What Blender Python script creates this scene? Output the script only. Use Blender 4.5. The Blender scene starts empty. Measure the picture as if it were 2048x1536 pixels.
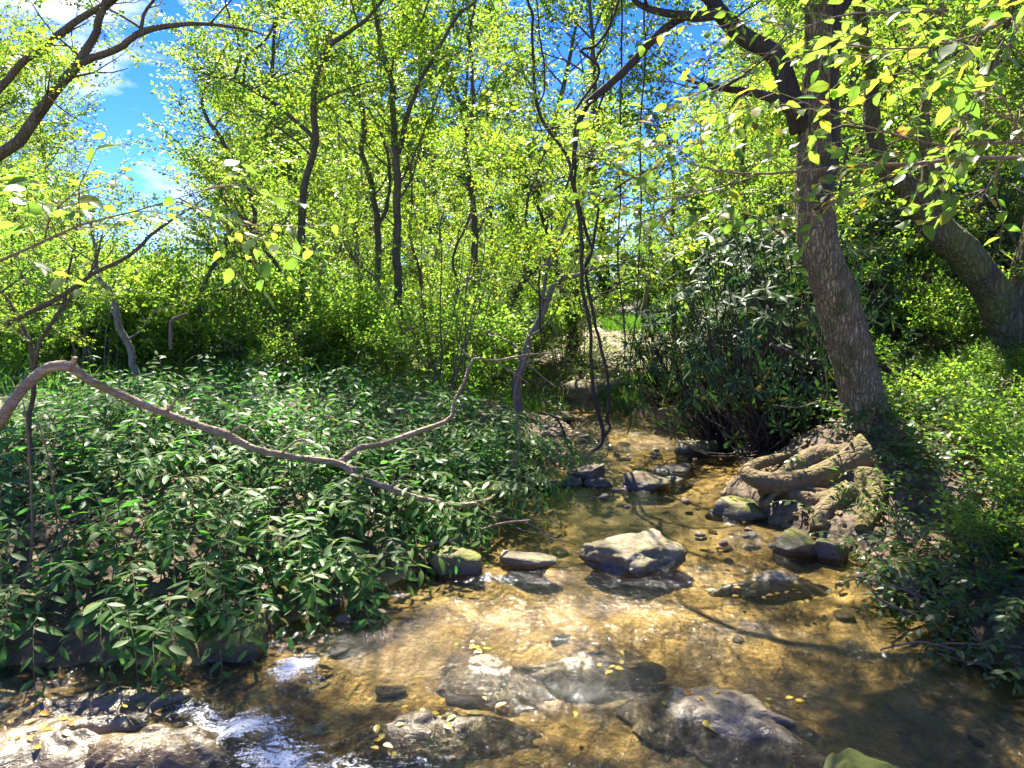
import bpy, math, random
import numpy as np
from mathutils import Vector, Matrix
from mathutils.bvhtree import BVHTree

R = math.radians
rnd = random.Random(7)
rng = np.random.default_rng(7)
sc = bpy.context.scene
col = sc.collection

# ------------------------------------------------------------------ camera
F = 1400.0                      # focal length in pixels of the 2048 px wide photograph
CH = 2.0                        # camera height above the water
PITCH = math.atan((768 - 600) / F)
cam_d = bpy.data.cameras.new('camera')
cam_d.sensor_width = 36.0
cam_d.lens = F / 2048 * 36.0
cam_d.clip_start = 0.05
cam_d.clip_end = 2000
cam = bpy.data.objects.new('camera', cam_d)
col.objects.link(cam)
cam.location = (0, 0, CH)
cam.rotation_euler = (R(90) - PITCH, 0, 0)
sc.camera = cam

# ------------------------------------------------------------------ sky and sun
SUN_AZ, SUN_EL = R(-16), R(56)    # azimuth from +Y towards +X
sun_vec = Vector((math.sin(SUN_AZ) * math.cos(SUN_EL), math.cos(SUN_AZ) * math.cos(SUN_EL), math.sin(SUN_EL)))
world = bpy.data.worlds.new('World')
sc.world = world
world.use_nodes = True
nt = world.node_tree
for n in list(nt.nodes):
    nt.nodes.remove(n)
wo = nt.nodes.new('ShaderNodeOutputWorld')
bg = nt.nodes.new('ShaderNodeBackground')
sky = nt.nodes.new('ShaderNodeTexSky')
sky.sky_type = 'NISHITA'
sky.sun_disc = False
sky.sun_elevation = SUN_EL
sky.sun_rotation = SUN_AZ
sky.altitude = 2500
sky.air_density = 0.8
sky.dust_density = 0.0
sky.ozone_density = 6.0
tc = nt.nodes.new('ShaderNodeTexCoord')
mp = nt.nodes.new('ShaderNodeMapping')
mp.inputs['Scale'].default_value = (1, 1, 2.2)
mp.inputs['Location'].default_value = (0.35, 0.2, 0.1)
nz = nt.nodes.new('ShaderNodeTexNoise')
nz.inputs['Scale'].default_value = 3.2
nz.inputs['Detail'].default_value = 7
nz.inputs['Roughness'].default_value = 0.58
cr = nt.nodes.new('ShaderNodeValToRGB')
cr.color_ramp.elements[0].position = 0.56
cr.color_ramp.elements[1].position = 0.74
mx = nt.nodes.new('ShaderNodeMix')
mx.data_type = 'RGBA'
mx.inputs[7].default_value = (3.2, 3.35, 3.6, 1)      # cloud radiance in the sky's own units
nt.links.new(tc.outputs['Generated'], mp.inputs['Vector'])
nt.links.new(mp.outputs[0], nz.inputs['Vector'])
nt.links.new(nz.outputs['Fac'], cr.inputs['Fac'])
nt.links.new(cr.outputs['Color'], mx.inputs[0])
hs = nt.nodes.new('ShaderNodeHueSaturation')
hs.inputs['Hue'].default_value = 0.52
hs.inputs['Saturation'].default_value = 1.25
hs.inputs['Value'].default_value = 0.6
nt.links.new(sky.outputs['Color'], hs.inputs['Color'])
nt.links.new(hs.outputs['Color'], mx.inputs[6])
nt.links.new(mx.outputs[2], bg.inputs['Color'])
bg.inputs['Strength'].default_value = 0.15
nt.links.new(bg.outputs[0], wo.inputs['Surface'])

sun_d = bpy.data.lights.new('sun', 'SUN')
sun_d.energy = 4.2
sun_d.angle = R(0.53)
sun_d.color = (1.0, 0.94, 0.82)
sun = bpy.data.objects.new('sun', sun_d)
col.objects.link(sun)
sun.location = (0, 20, 40)
sun.rotation_euler = (-sun_vec).to_track_quat('-Z', 'Y').to_euler()

sc.view_settings.view_transform = 'Standard'
sc.view_settings.look = 'None'
sc.view_settings.gamma = 1.0
sc.view_settings.exposure = 2.3
sc.render.engine = 'CYCLES'
cy = sc.cycles
cy.max_bounces = 8
cy.diffuse_bounces = 5
cy.glossy_bounces = 3
cy.transmission_bounces = 4
cy.transparent_max_bounces = 10
cy.caustics_reflective = False
cy.caustics_refractive = False
cy.sample_clamp_indirect = 6.0
cy.use_denoising = True
cy.use_adaptive_sampling = True
cy.adaptive_threshold = 0.02

# ------------------------------------------------------------------ projection helpers
SP, CP = math.sin(PITCH), math.cos(PITCH)
def ray(px, py):
    a, b = (px - 1024) / F, -(py - 768) / F
    return np.array([a, CP + b * SP, -SP + b * CP])
def at(px, py, Y):                                    # the point seen there, Y metres ahead
    d = ray(px, py)
    return np.array([0, 0, CH]) + d * (Y / d[1])
def atz(px, py, z=0.0):                               # the point seen there at height z
    d = ray(px, py)
    return np.array([0, 0, CH]) + d * ((z - CH) / d[2])
def proj(P):
    P = np.asarray(P, float)
    q = P - np.array([0, 0, CH])
    dep = q[..., 1] * CP - q[..., 2] * SP
    up = q[..., 1] * SP + q[..., 2] * CP
    dep = np.where(dep < 0.05, 0.05, dep)
    return 1024 + F * q[..., 0] / dep, 768 - F * up / dep

# ------------------------------------------------------------------ noise
def _hash(ix, iy, iz, seed):
    n = (ix * 374761393 + iy * 668265263 + iz * 2147483647 + seed * 974634777) & 0xFFFFFFFF
    n = ((n ^ (n >> 13)) * 1274126177) & 0xFFFFFFFF
    n = n ^ (n >> 16)
    return (n & 0xFFFF) / 65535.0
def vnoise(P, seed=0):
    P = np.asarray(P, float)
    i = np.floor(P).astype(np.int64)
    f = P - i
    f = f * f * (3 - 2 * f)
    r = 0
    for dx in (0, 1):
        for dy in (0, 1):
            for dz in (0, 1):
                w = (f[..., 0] if dx else 1 - f[..., 0]) * (f[..., 1] if dy else 1 - f[..., 1]) * (f[..., 2] if dz else 1 - f[..., 2])
                r = r + w * _hash(i[..., 0] + dx, i[..., 1] + dy, i[..., 2] + dz, seed)
    return r * 2 - 1
def fbm(P, oct=4, seed=0):
    P = np.asarray(P, float)
    a, r = 1.0, 0
    for k in range(oct):
        r = r + a * vnoise(P * 2 ** k, seed + k)
        a *= 0.5
    return r / 1.6
def sstep(a, b, x):
    t = np.clip((x - a) / (b - a), 0, 1)
    return t * t * (3 - 2 * t)
def nrm(v):
    v = np.asarray(v, float)
    return v / (np.linalg.norm(v, axis=-1, keepdims=True) + 1e-9)

# ------------------------------------------------------------------ geometry builder
class Geo:
    def __init__(self):
        self.v, self.f, self.a, self.u, self.m, self.n = [], [], [], [], [], 0
    def add(self, V, faces, attr=0.0, u=0.0, mat=0):
        V = np.asarray(V, float).reshape(-1, 3)
        self.v.append(V)
        u = np.broadcast_to(np.asarray(u, float), (len(V),))
        self.u.append(u)
        for fa in faces:
            fa = np.asarray(fa, np.int64)
            if len(fa) == 0: continue
            self.f.append(fa + self.n)
            self.m.append(np.full(len(fa), mat, np.int32))
            self.a.append(np.broadcast_to(np.asarray(attr, float), (len(fa),)))
        self.n += len(V)
        return self
    def mesh(self, name, mats, smooth=True, extra=None):
        me = bpy.data.meshes.new(name)
        V = np.concatenate(self.v)
        nl = sum(f.size for f in self.f)
        npoly = sum(len(f) for f in self.f)
        me.vertices.add(len(V)); me.loops.add(nl); me.polygons.add(npoly)
        me.vertices.foreach_set('co', V.astype(np.float32).ravel())
        me.loops.foreach_set('vertex_index', np.concatenate([f.ravel() for f in self.f]).astype(np.int32))
        sizes = np.concatenate([np.full(len(f), f.shape[1], np.int32) for f in self.f])
        me.polygons.foreach_set('loop_start', np.concatenate([[0], np.cumsum(sizes)[:-1]]).astype(np.int32))
        me.polygons.foreach_set('material_index', np.concatenate(self.m).astype(np.int32))
        me.polygons.foreach_set('use_smooth', np.full(npoly, smooth, bool))
        at_ = me.attributes.new('v', 'FLOAT', 'FACE')
        at_.data.foreach_set('value', np.concatenate(self.a).astype(np.float32))
        au = me.attributes.new('u', 'FLOAT', 'POINT')
        au.data.foreach_set('value', np.concatenate(self.u).astype(np.float32))
        if extra:
            for k, val in extra.items():
                ae = me.attributes.new(k, 'FLOAT', 'POINT')
                ae.data.foreach_set('value', np.asarray(val, np.float32))
        for m in (mats if isinstance(mats, (list, tuple)) else [mats]):
            me.materials.append(m)
        me.update(calc_edges=True)
        return me

def link(name, me, parent=None, loc=(0, 0, 0)):
    o = bpy.data.objects.new(name, me)
    col.objects.link(o)
    o.location = loc
    if parent is not None:
        o.parent = parent
    return o
def empty(name, loc):
    o = bpy.data.objects.new(name, None)
    o.empty_display_size = 0.2
    col.objects.link(o)
    o.location = loc
    return o
def tag(o, label, cat, group=None, kind=None):
    o['label'] = label
    o['category'] = cat
    if group: o['group'] = group
    if kind: o['kind'] = kind
    return o
def copy_tree(root, loc, rz, s, label=None, group=None):
    r = root.copy(); col.objects.link(r)
    r.location = loc; r.rotation_euler = (0, 0, rz); r.scale = (s, s, s)
    if label: r['label'] = label
    if group: r['group'] = group
    for ch in root.children:
        c = ch.copy(); col.objects.link(c); c.parent = r
    return r

def smooth_path(P, n):                                # Catmull-Rom through rows of P (any width)
    P = np.asarray(P, float)
    if len(P) == 2:
        t = np.linspace(0, 1, n)[:, None]
        return P[0] * (1 - t) + P[1] * t
    Q = np.vstack([2 * P[0] - P[1], P, 2 * P[-1] - P[-2]])
    L = np.concatenate([[0], np.cumsum(np.linalg.norm(np.diff(P[:, :3], axis=0), axis=1))])
    s = np.linspace(0, L[-1], n)
    k = np.clip(np.searchsorted(L, s, 'right') - 1, 0, len(P) - 2)
    t = ((s - L[k]) / np.maximum(L[k + 1] - L[k], 1e-9))[:, None]
    a, b, c, d = Q[k], Q[k + 1], Q[k + 2], Q[k + 3]
    return 0.5 * (2 * b + (c - a) * t + (2 * a - 5 * b + 4 * c - d) * t ** 2 + (3 * b - a - 3 * c + d) * t ** 3)
def tube(P, rad, sides=6, disp=None, cap=True):
    P = np.asarray(P, float)
    n = len(P)
    T = nrm(np.gradient(P, axis=0))
    ref = np.array([0, 0, 1.0]) if abs(T[0][2]) < 0.9 else np.array([1.0, 0, 0])
    N = np.zeros_like(P)
    x = nrm(np.cross(T[0], ref))
    for i in range(n):
        x = nrm(x - T[i] * np.dot(x, T[i]))
        N[i] = x
    B = np.cross(T, N)
    th = np.linspace(0, 2 * np.pi, sides, endpoint=False)
    r = np.broadcast_to(np.asarray(rad, float), (n,))[:, None] * np.ones((1, sides))
    if disp is not None:
        r = r * (1 + disp(np.arange(n)[:, None] * np.ones((1, sides)), th[None, :] * np.ones((n, 1)), P))
    V = P[:, None, :] + r[..., None] * (np.cos(th)[None, :, None] * N[:, None, :] + np.sin(th)[None, :, None] * B[:, None, :])
    V = V.reshape(-1, 3)
    i = np.arange(n - 1)[:, None] * sides
    j = np.arange(sides)[None, :]
    j2 = (j + 1) % sides
    q = np.stack([i + j, i + j2, i + sides + j2, i + sides + j], -1).reshape(-1, 4)
    faces = [q]
    if cap:
        V = np.vstack([V, P[0], P[-1]])
        c0, c1 = n * sides, n * sides + 1
        jj = np.arange(sides)
        faces.append(np.stack([jj, np.full(sides, c0), (jj + 1) % sides], -1))
        e = (n - 1) * sides
        faces.append(np.stack([e + jj, e + (jj + 1) % sides, np.full(sides, c1)], -1))
    return V, faces

# ------------------------------------------------------------------ materials
class M:
    def __init__(self, name):
        self.m = bpy.data.materials.new(name)
        self.m.use_nodes = True
        self.t = self.m.node_tree
        for n in list(self.t.nodes): self.t.nodes.remove(n)
        self.out = self.n('ShaderNodeOutputMaterial')
    def n(self, t, **kw):
        x = self.t.nodes.new(t)
        for k, v in kw.items():
            if k in x.inputs.keys(): self.set(x.inputs[k], v)
            else: setattr(x, k, v)
        return x
    def set(self, sock, v):
        if hasattr(v, 'bl_idname') and hasattr(v, 'links') or isinstance(v, bpy.types.NodeSocket):
            self.t.links.new(v, sock)
        else:
            sock.default_value = v
    def i(self, node, k, v):
        self.set(node.inputs[k], v); return node
    def noise(self, vec, scale, detail=4, rough=0.55, dist=0.0):
        x = self.n('ShaderNodeTexNoise', Scale=scale, Detail=detail, Roughness=rough, Distortion=dist)
        if vec is not None: self.set(x.inputs['Vector'], vec)
        return x.outputs['Fac']
    def ramp(self, fac, stops, interp='LINEAR'):
        x = self.n('ShaderNodeValToRGB')
        x.color_ramp.interpolation = interp
        e = x.color_ramp.elements
        while len(e) < len(stops): e.new(0.5)
        for k, (p, c) in enumerate(stops):
            e[k].position = p
            e[k].color = tuple(c) + (1,) if len(c) == 3 else c
        self.set(x.inputs['Fac'], fac)
        return x.outputs['Color']
    def mix(self, fac, a, b, mode='MIX'):
        x = self.n('ShaderNodeMix', data_type='RGBA', blend_type=mode)
        self.set(x.inputs[0], fac)
        self.set(x.inputs[6], a if isinstance(a, bpy.types.NodeSocket) else tuple(a) + (1,))
        self.set(x.inputs[7], b if isinstance(b, bpy.types.NodeSocket) else tuple(b) + (1,))
        return x.outputs[2]
    def math(self, op, a, b=0.0, clamp=False):
        x = self.n('ShaderNodeMath', operation=op, use_clamp=clamp)
        self.set(x.inputs[0], a); self.set(x.inputs[1], b)
        return x.outputs[0]
    def mapr(self, v, a, b, c=0.0, d=1.0):
        x = self.n('ShaderNodeMapRange')
        self.set(x.inputs[0], v)
        for k, q in enumerate((a, b, c, d)): x.inputs[1 + k].default_value = q
        return x.outputs[0]
    def attr(self, name): return self.n('ShaderNodeAttribute', attribute_name=name).outputs['Fac']
    def bump(self, h, s=0.5, d=0.02, normal=None):
        x = self.n('ShaderNodeBump', Strength=s, Distance=d)
        self.set(x.inputs['Height'], h)
        if normal is not None: self.set(x.inputs['Normal'], normal)
        return x.outputs[0]
    def mapping(self, vec, scale=(1, 1, 1), rot=(0, 0, 0)):
        x = self.n('ShaderNodeMapping')
        x.inputs['Scale'].default_value = scale
        x.inputs['Rotation'].default_value = rot
        self.set(x.inputs['Vector'], vec)
        return x.outputs[0]
    def coord(self, k='Object'): return self.n('ShaderNodeTexCoord').outputs[k]
    def pos(self): return self.n('ShaderNodeNewGeometry').outputs['Position']
    def done(self, shader):
        self.t.links.new(shader, self.out.inputs['Surface'])
        return self.m

def leaf_mat(name, refl, trans, rough=0.42, tfac=0.5, spec=0.5, own=False, rib=None, accent=None):
    """refl, trans: lists of (pos, colour) over the leaf's own random value"""
    m = M(name)
    orn = m.n('ShaderNodeObjectInfo').outputs['Random']
    if own:
        v = orn
    else:
        v = m.math('FRACT', m.math('ADD', m.attr('v'), m.math('MULTIPLY', orn, 0.13)))
    c = m.ramp(v, refl)
    t = m.ramp(v, trans)
    if rib:
        au = m.math('ABSOLUTE', m.attr('u'))
        k = m.mapr(au, 0.05, 0.16, 0.55, 0.0)
        c = m.mix(k, c, rib)
        t = m.mix(k, t, rib)
    sp = m.noise(m.coord(), 14, 3)
    c = m.mix(m.mapr(sp, 0.35, 0.7, 0.0, 0.3), c, (0.02, 0.03, 0.01))
    p = m.n('ShaderNodeBsdfPrincipled', Roughness=rough)
    p.inputs['Specular IOR Level'].default_value = spec
    m.i(p, 'Base Color', c)
    tr = m.n('ShaderNodeBsdfTranslucent')
    m.i(tr, 'Color', t)
    s = m.n('ShaderNodeMixShader')
    s.inputs[0].default_value = tfac
    m.t.links.new(p.outputs[0], s.inputs[1])
    m.t.links.new(tr.outputs[0], s.inputs[2])
    return m.done(s.outputs[0])

G = {}
G['canopy'] = leaf_mat('canopy_leaf', [(0, (.05, .115, .02)), (.6, (.08, .155, .025)), (.93, (.13, .18, .025)), (1, (.28, .18, .03))],
                       [(0, (.19, .41, .03)), (.6, (.33, .54, .035)), (.93, (.52, .58, .04)), (1, (.55, .36, .04))], .38, .55)
G['thicket'] = leaf_mat('thicket_leaf', [(0, (.07, .13, .02)), (.7, (.12, .17, .025)), (1, (.2, .2, .04))],
                        [(0, (.20, .48, .04)), (.7, (.34, .58, .05)), (1, (.56, .6, .06))], .45, .62)
G['hobble'] = leaf_mat('doghobble_leaf', [(0, (.06, .155, .03)), (.7, (.10, .21, .035)), (.95, (.14, .23, .035)), (1, (.3, .24, .05))],
                       [(0, (.08, .32, .05)), (.7, (.15, .42, .05)), (1, (.28, .48, .04))], .46, .45, .33, own=True, rib=(.16, .27, .10))
G['hobble_far'] = leaf_mat('doghobble_leaf_mass', [(0, (.06, .155, .03)), (.7, (.10, .21, .035)), (.95, (.14, .23, .035)), (1, (.3, .24, .05))],
                       [(0, (.08, .32, .05)), (.7, (.15, .42, .05)), (1, (.28, .48, .04))], .46, .45, .33, rib=(.16, .27, .10))
G['rhodo'] = leaf_mat('rhododendron_leaf', [(0, (.022, .05, .018)), (.8, (.045, .08, .025)), (.96, (.06, .09, .03)), (1, (.3, .16, .03))],
                      [(0, (.03, .12, .02)), (.9, (.07, .18, .02)), (1, (.3, .2, .02))], .5, .22, .2, own=True, rib=(.12, .16, .06))
G['rhodo_far'] = leaf_mat('rhododendron_leaf_mass', [(0, (.022, .05, .018)), (.8, (.045, .08, .025)), (.98, (.06, .09, .03)), (1, (.3, .16, .03))],
                      [(0, (.03, .12, .02)), (.9, (.07, .18, .02)), (1, (.3, .2, .02))], .5, .22, .2, rib=(.12, .16, .06))
G['birch'] = leaf_mat('overhanging_leaf', [(0, (.07, .13, .03)), (.8, (.11, .17, .03)), (.94, (.25, .2, .02)), (1, (.24, .12, .035))],
                      [(0, (.2, .46, .04)), (.8, (.38, .6, .05)), (.95, (.75, .62, .04)), (1, (.5, .25, .05))], .4, .58, own=True, rib=(.2, .24, .06))
G['herb'] = leaf_mat('bank_plant_leaf', [(0, (.035, .095, .02)), (.8, (.07, .13, .025)), (1, (.16, .15, .03))],
                     [(0, (.12, .34, .03)), (.8, (.25, .45, .03)), (1, (.5, .42, .05))], .38, .42, own=True, rib=(.12, .2, .05))
G['herb_far'] = leaf_mat('bank_plant_leaf_mass', [(0, (.035, .095, .02)), (.8, (.07, .13, .025)), (1, (.16, .15, .03))],
                     [(0, (.12, .34, .03)), (.8, (.25, .45, .03)), (1, (.5, .42, .05))], .38, .42)
G['dead'] = leaf_mat('dead_leaf', [(0, (.09, .055, .022)), (.5, (.17, .105, .04)), (.8, (.27, .18, .08)), (1, (.36, .28, .14))],
                     [(0, (.1, .05, .02)), (1, (.3, .18, .06))], .6, .2, .3)
G['autumn'] = leaf_mat('fallen_yellow_leaf', [(0, (.55, .36, .03)), (.45, (.6, .45, .05)), (.7, (.5, .22, .03)), (.85, (.3, .13, .05)), (1, (.35, .42, .06))],
                       [(0, (.5, .3, .02)), (1, (.4, .3, .03))], .4, .25, .5, own=True)
G['grass'] = leaf_mat('grass_blade', [(0, (.05, .12, .02)), (1, (.12, .17, .03))], [(0, (.16, .42, .03)), (1, (.4, .5, .05))], .5, .4)

def bark_mat(name, dark, light, scale=9, moss=0.0, lichen=0.0, groove=0.5, mosscol=(.10, .12, .015), st=(1, 1, .22), fst=(1, 1, .16)):
    m = M(name)
    p = m.coord('Object')
    long_ = m.mapping(p, st)
    a = m.noise(long_, scale * 2.2, 7, .68, .6)
    wob = m.n('ShaderNodeVectorMath', operation='ADD'); m.i(wob, 0, m.mapping(p, fst))
    wn_ = m.n('ShaderNodeTexNoise', Scale=scale * .8, Detail=3.0); m.i(wn_, 'Vector', p)
    wsc = m.n('ShaderNodeVectorMath', operation='SCALE'); m.i(wsc, 0, wn_.outputs['Color']); wsc.inputs['Scale'].default_value = .9 / scale
    m.i(wob, 1, wsc.outputs[0])
    vo = m.n('ShaderNodeTexVoronoi', Scale=scale * 2.6, feature='DISTANCE_TO_EDGE'); m.i(vo, 'Vector', wob.outputs[0])
    fur = m.mapr(vo.outputs['Distance'], 0, .22)
    b = m.noise(p, scale * .45, 3)
    c = m.ramp(a, [(.32, dark), (.55, tuple(.5 * (x + y) for x, y in zip(dark, light))), (.72, light)])
    c = m.mix(m.mapr(b, .3, .7, 0, .55), c, tuple(x * .55 for x in dark))
    c = m.mix(m.mapr(fur, 0, 1,   .5 * min(1, groove), 0), c, tuple(x * .4 for x in dark))
    if lichen > 0:
        l = m.noise(p, scale * .7, 5, .6)
        c = m.mix(m.mapr(l, .74 - lichen * .2, .78 - lichen * .2, 0, .8), c, (.42, .43, .36))
    if moss > 0:
        g = m.noise(p, scale * .3, 5, .65)
        f = m.mapr(g, .62 - moss * .35, .72 - moss * .2, 0, .85)
        c = m.mix(f, c, mosscol)
    bs = m.n('ShaderNodeBsdfPrincipled', Roughness=.9)
    m.i(bs, 'Base Color', c)
    m.i(bs, 'Normal', m.bump(m.math('ADD', m.math('MULTIPLY', a, .5), m.math('MULTIPLY', fur, .7)), groove, .05))
    return m.done(bs.outputs[0])
G['bark_big'] = bark_mat('ridged_grey_brown_bark', (.28, .19, .085), (.68, .50, .25), 13, .25, .12, 1.0)
G['bark_moss'] = bark_mat('mossy_bark', (.09, .065, .03), (.30, .23, .12), 7, .6, .1, .9, (.17, .16, .03))
G['bark_root'] = bark_mat('mossy_root_bark', (.12, .08, .035), (.34, .24, .11), 7, .55, .05, .4, (.16, .14, .03), (1, 1, .8), (.8, .8, .8))
G['bark_thin'] = bark_mat('thin_trunk_bark', (.085, .062, .034), (.27, .205, .12), 12, .15, .22, .5)
G['bark_pale'] = bark_mat('pale_lichened_bark', (.16, .13, .09), (.40, .35, .26), 10, .15, .2, .4)
G['bark_dark'] = bark_mat('dark_vine_bark', (.04, .03, .02), (.14, .105, .07), 14, 0, .05, .5)
G['dead_wood'] = bark_mat('dead_limb_wood', (.26, .18, .10), (.64, .50, .32), 10, .2, .3, .5, (.22, .2, .02), (.25, .7, 1), (.2, .6, 1))
G['twig'] = bark_mat('dry_twig', (.16, .11, .07), (.36, .27, .17), 20, 0, 0, .3)
G['green_stem'] = bark_mat('green_stem', (.06, .07, .02), (.17, .15, .06), 20, 0, 0, .2)

def rock_mat(name, c0, c1, moss, mosscol=(.13, .14, .012), wet=.12, wetk=.72):
    m = M(name)
    p = m.coord('Object')
    lay = m.mapping(p, (1, 1, 3.2), (.25, .12, 0))
    a = m.noise(lay, 5, 8, .62, .4)
    b = m.noise(p, 38, 4, .6)
    c = m.ramp(a, [(.3, tuple(x * .6 for x in c0)), (.48, c0), (.68, c1)])
    c = m.mix(m.mapr(b, .45, .65, 0, .4), c, tuple(x * .45 for x in c0))
    geo = m.n('ShaderNodeNewGeometry')
    sx = m.n('ShaderNodeSeparateXYZ'); m.i(sx, 0, geo.outputs['Normal'])
    up = m.mapr(sx.outputs['Z'], .1, .8)
    g = m.noise(p, 6, 6, .65)
    mf = m.math('MULTIPLY', up, m.mapr(g, .66 - .4 * moss, .76 - .3 * moss), True)
    c = m.mix(m.math('MULTIPLY', mf, min(1, moss * 1.6)), c, mosscol)
    sp = m.n('ShaderNodeSeparateXYZ'); m.i(sp, 0, geo.outputs['Position'])
    hz = m.math('ADD', sp.outputs['Z'], m.math('MULTIPLY', m.noise(p, 9, 3), .05))
    w = m.mapr(hz, wet * .45, wet, 1, 0)
    c = m.mix(m.math('MULTIPLY', w, wetk), c, (.02, .015, .01))
    bs = m.n('ShaderNodeBsdfPrincipled')
    m.i(bs, 'Base Color', c)
    m.i(bs, 'Roughness', m.mapr(w, 0, 1, .85, .22))
    h = m.math('ADD', a, m.math('MULTIPLY', b, .35))
    m.i(bs, 'Normal', m.bump(h, .8, .03))
    return m.done(bs.outputs[0])
G['rock_pale'] = rock_mat('pale_gneiss', (.23, .18, .10), (.43, .36, .23), .42)
G['rock_moss'] = rock_mat('mossy_stone', (.17, .13, .08), (.34, .27, .17), .75)
G['rock_dark'] = rock_mat('dark_wet_stone', (.10, .08, .055), (.26, .20, .13), .2, wet=.06)
G['rock_full_moss'] = rock_mat('moss_covered_stone', (.15, .13, .06), (.3, .25, .12), 1.0, (.13, .14, .02), wet=.05)
G['rock_brown'] = rock_mat('brown_bank_stone', (.13, .09, .05), (.27, .19, .11), .4)
G['rock_ledge'] = rock_mat('brown_bedrock', (.16, .11, .05), (.38, .28, .15), .12, wet=.05, wetk=.35)
G['rock_ledge_pale'] = rock_mat('pale_bedrock', (.22, .17, .10), (.46, .37, .24), .12, wet=.05, wetk=.4)
G['pebble'] = rock_mat('pebble_stone', (.24, .18, .12), (.5, .4, .28), 0, wet=.03)

# ground: litter, soil and, under the water, sand
m = M('ground_soil_and_sand')
P_ = m.pos()
bed = m.attr('bed'); pth = m.attr('path'); grn = m.attr('green')
big = m.noise(P_, .9, 5, .6)
vor = m.n('ShaderNodeTexVoronoi', Scale=22.0, feature='F1'); m.i(vor, 'Vector', P_)
lit = m.ramp(vor.outputs['Color'], [(0, (.05, .035, .018)), (.5, (.11, .075, .035)), (.85, (.2, .14, .07)), (1, (.30, .23, .13))])
soil = m.mix(m.mapr(big, .35, .65, .25, .9), (.085, .055, .032), lit)
soil = m.mix(m.math('MULTIPLY', grn, m.mapr(m.noise(P_, 5, 5), .35, .6), True), soil, (.06, .10, .02))
soil = m.mix(m.math('MULTIPLY', pth, m.mapr(m.noise(P_, 1.3, 4), .3, .55), True), soil, (.42, .33, .21))
flow = m.mapping(P_, (1.3, .8, 1), (0, 0, .5))
sn = m.noise(flow, 3.0, 7, .62, .5)
sand = m.ramp(sn, [(.30, (.07, .05, .02)), (.43, (.18, .125, .045)), (.54, (.34, .235, .085)), (.70, (.55, .40, .17))])
fine = m.noise(P_, 60, 3)
sand = m.mix(m.mapr(fine, .4, .7, 0, .35), sand, (.09, .06, .03))
peb = m.n('ShaderNodeTexVoronoi', Scale=9.0); m.i(peb, 'Vector', P_)
sand = m.mix(m.math('MULTIPLY', m.mapr(peb.outputs['Distance'], .25, .38, .8, 0), m.mapr(m.noise(P_, 1.1, 3), .5, .62)), sand, m.ramp(peb.outputs['Color'], [(0, (.05, .035, .02)), (.5, (.16, .11, .06)), (1, (.34, .26, .16))]))
sand = m.mix(m.math('MULTIPLY', m.attr('pool'), .8), sand, (.055, .05, .02))
base = m.mix(bed, soil, sand)
bs = m.n('ShaderNodeBsdfPrincipled', Roughness=.85); m.i(bs, 'Base Color', base)
hh = m.math('ADD', m.math('MULTIPLY', vor.outputs['Distance'], .6), m.noise(P_, 12, 6, .6))
m.i(bs, 'Normal', m.bump(hh, .7, .03))
G['ground'] = m.done(bs.outputs[0])

# water: clear, thin, sky- and leaf-reflecting, white where it tumbles
m = M('creek_water')
P_ = m.pos()
rip = m.attr('rapid')
fl = m.mapping(P_, (1.0, .45, 1), (0, 0, -.35))
w1 = m.noise(fl, 9, 4, .55, .8)
w2 = m.noise(m.mapping(P_, (1.0, .6, 1), (0, 0, .5)), 34, 3, .6, .6)
w3 = m.noise(P_, 85, 2, .6)
strength = m.mapr(rip, 0, 1, .35, 1.0)
h = m.math('ADD', m.math('MULTIPLY', w1, 1.0), m.math('MULTIPLY', w2, m.mapr(rip, 0, 1, .2, .6)))
h = m.math('ADD', h, m.math('MULTIPLY', w3, m.mapr(rip, 0, 1, .03, .35)))
bn = m.n('ShaderNodeBump', Distance=.07); m.i(bn, 'Height', h); m.i(bn, 'Strength', strength)
fr = m.n('ShaderNodeFresnel', IOR=1.5); m.i(fr, 'Normal', bn.outputs[0])
tr = m.n('ShaderNodeBsdfTransparent'); tr.inputs['Color'].default_value = (.90, .86, .70, 1)
gl = m.n('ShaderNodeBsdfGlossy', Roughness=.09); m.i(gl, 'Normal', bn.outputs[0])
s1 = m.n('ShaderNodeMixShader'); m.i(s1, 0, fr.outputs[0])
m.t.links.new(tr.outputs[0], s1.inputs[1]); m.t.links.new(gl.outputs[0], s1.inputs[2])
fo = m.attr('foam')
fn = m.math('ADD', m.math('MULTIPLY', m.noise(m.mapping(P_, (.7, 1.7, 1), (0, 0, -.35)), 14, 5, .7, 1.5), .55), m.math('MULTIPLY', m.noise(P_, 75, 5, .75, .6), .45))
ff = m.mapr(m.math('ADD', fo, m.math('MULTIPLY', m.math('SUBTRACT', fn, .5), 3.2)), .55, .8)
ff = m.math('MULTIPLY', ff, m.mapr(fo, .05, .3), True)
foam = m.n('ShaderNodeBsdfPrincipled', Roughness=.35); foam.inputs['Base Color'].default_value = (.78, .80, .82, 1)
m.i(foam, 'Normal', m.bump(fn, .8, .03))
s2 = m.n('ShaderNodeMixShader'); m.i(s2, 0, ff)
m.t.links.new(s1.outputs[0], s2.inputs[1]); m.t.links.new(foam.outputs[0], s2.inputs[2])
G['water'] = m.done(s2.outputs[0])

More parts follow.
